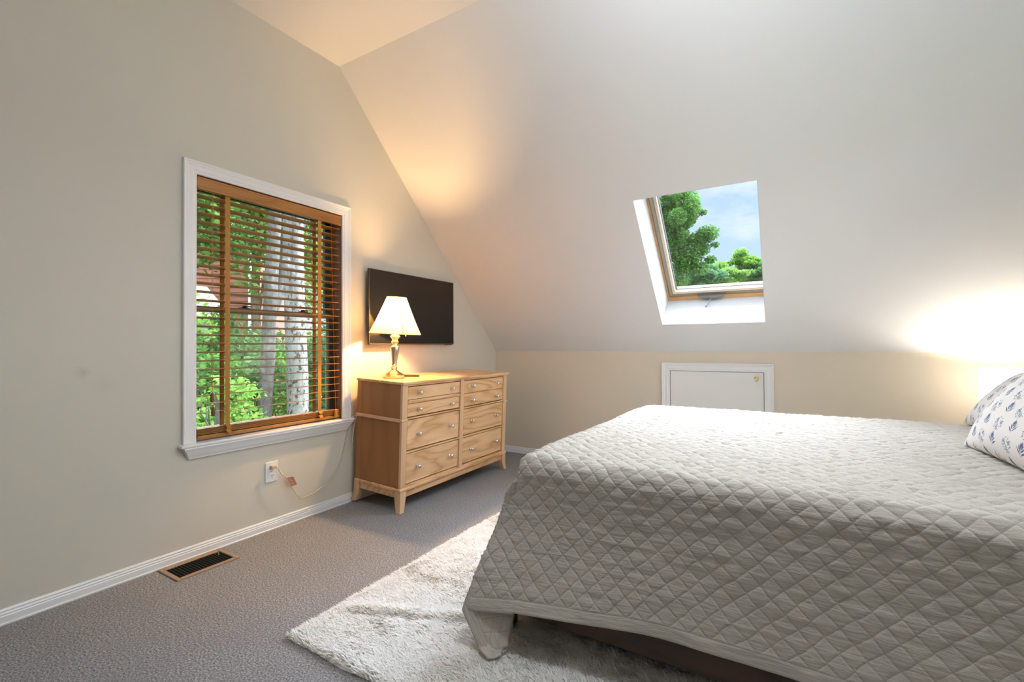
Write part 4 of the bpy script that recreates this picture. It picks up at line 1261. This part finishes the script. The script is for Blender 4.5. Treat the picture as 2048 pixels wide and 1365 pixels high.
sky_tree('rounded green tree at the right edge of the skylight', 1532, 548, 27, (1.2, 1.2, 1.1), 'mid', 13799, 0.105, 851, 12)
sky_tree('dark tree line low behind the skylight trees', 1440, 600, 34, (4.6, 3.0, 1.6), 'blue', 27599, 0.149, 861, 26)

# ------------------------------------------------------------------ sky
w = bpy.data.worlds.new('World'); S.world = w; w.use_nodes = True
nt = w.node_tree; bg = nt.nodes['Background']
tc = N(nt, 'ShaderNodeTexCoord'); sx = N(nt, 'ShaderNodeSeparateXYZ'); nt.links.new(tc.outputs['Generated'], sx.inputs[0])
low = ramp(nt, sx.outputs[2], [(0.0, (.63, .69, .77)), (.10, (.54, .64, .79)), (.17, (.43, .58, .81)), (.34, (.355, .50, .80))])
mpn = N(nt, 'ShaderNodeMapping'); mpn.inputs['Scale'].default_value = (3, 3, 9); nt.links.new(tc.outputs['Generated'], mpn.inputs[0])
cl = ramp(nt, noise(nt, mpn.outputs[0], 1.6, 5, .6), [(.52, (0,0,0)), (.70, (1,1,1))])
low = mix(nt, math_n(nt, 'MULTIPLY', cl, .45), low, (.82, .84, .87))
SKY_TOP = 31.0
f = ramp(nt, sx.outputs[2], [(.36, (0,0,0)), (.62, (1,1,1))])
f = math_n(nt, 'MULTIPLY', f, ramp(nt, sx.outputs[1], [(.02, (.08,.08,.08)), (.30, (1,1,1))]))   # brightest over the skylight side
top = N(nt, 'ShaderNodeRGB'); top.outputs[0].default_value = (.87*SKY_TOP, .955*SKY_TOP, 1.10*SKY_TOP, 1)
c = mix(nt, f, low, top.outputs[0])
SKY_EAST = 6.5        # sky made brighter to the east to light the room through the added window
fe = math_n(nt, 'MULTIPLY', ramp(nt, sx.outputs[0], [(.30, (0,0,0)), (.75, (1,1,1))]), ramp(nt, sx.outputs[2], [(.0, (0,0,0)), (.06, (1,1,1))]))
east = N(nt, 'ShaderNodeRGB'); east.outputs[0].default_value = (.92*SKY_EAST, .98*SKY_EAST, 1.06*SKY_EAST, 1)
c = mix(nt, fe, c, east.outputs[0])
nt.links.new(c, bg.inputs['Color']); bg.inputs['Strength'].default_value = 1.0

def portal(name, loc, normal, sx_, sy_, upv_=(0,0,1)):
    l = bpy.data.lights.new(name, 'AREA'); l.shape = 'RECTANGLE'; l.size = sx_; l.size_y = sy_
    l.cycles.is_portal = True
    o = bpy.data.objects.new(name, l); COL.objects.link(o)
    z = -Vector(normal).normalized(); x = Vector((1,0,0)) if abs(z.x) < .9 else Vector((0,1,0)); y = z.cross(x).normalized(); x = y.cross(z)
    mm = Matrix((x, y, z)).transposed().to_4x4(); mm.translation = Vector(loc); o.matrix_world = mm
    return o
portal('skylight_daylight', slope_pt((SX0+SX1)/2, (SW0+SW1)/2, SD+.09), -nv, SX1-SX0-.1, SW1-SW0-.1)
portal('window_daylight', (-.17, -2.573, 1.385), (1,0,0), .98, 1.5)
portal('added_window_daylight', (XR+.13, (SWY0+SWY1)/2, (SWZ0+SWZ1)/2), (-1,0,0), SWY1-SWY0-.06, SWZ1-SWZ0-.06)

# ------------------------------------------------------------------ camera
cam = bpy.data.cameras.new('Camera'); co = bpy.data.objects.new('Camera', cam); COL.objects.link(co)
cam.sensor_fit = 'HORIZONTAL'; cam.sensor_width = 36.0; cam.lens = FPX/2048*36.0
cam.clip_start = .02; cam.clip_end = 300
mm = Matrix((r2, u2, -fw)).transposed().to_4x4(); mm.translation = CAMP; co.matrix_world = mm
S.camera = co
for o in list(bpy.data.objects):
    if '_local' in o: del o['_local']
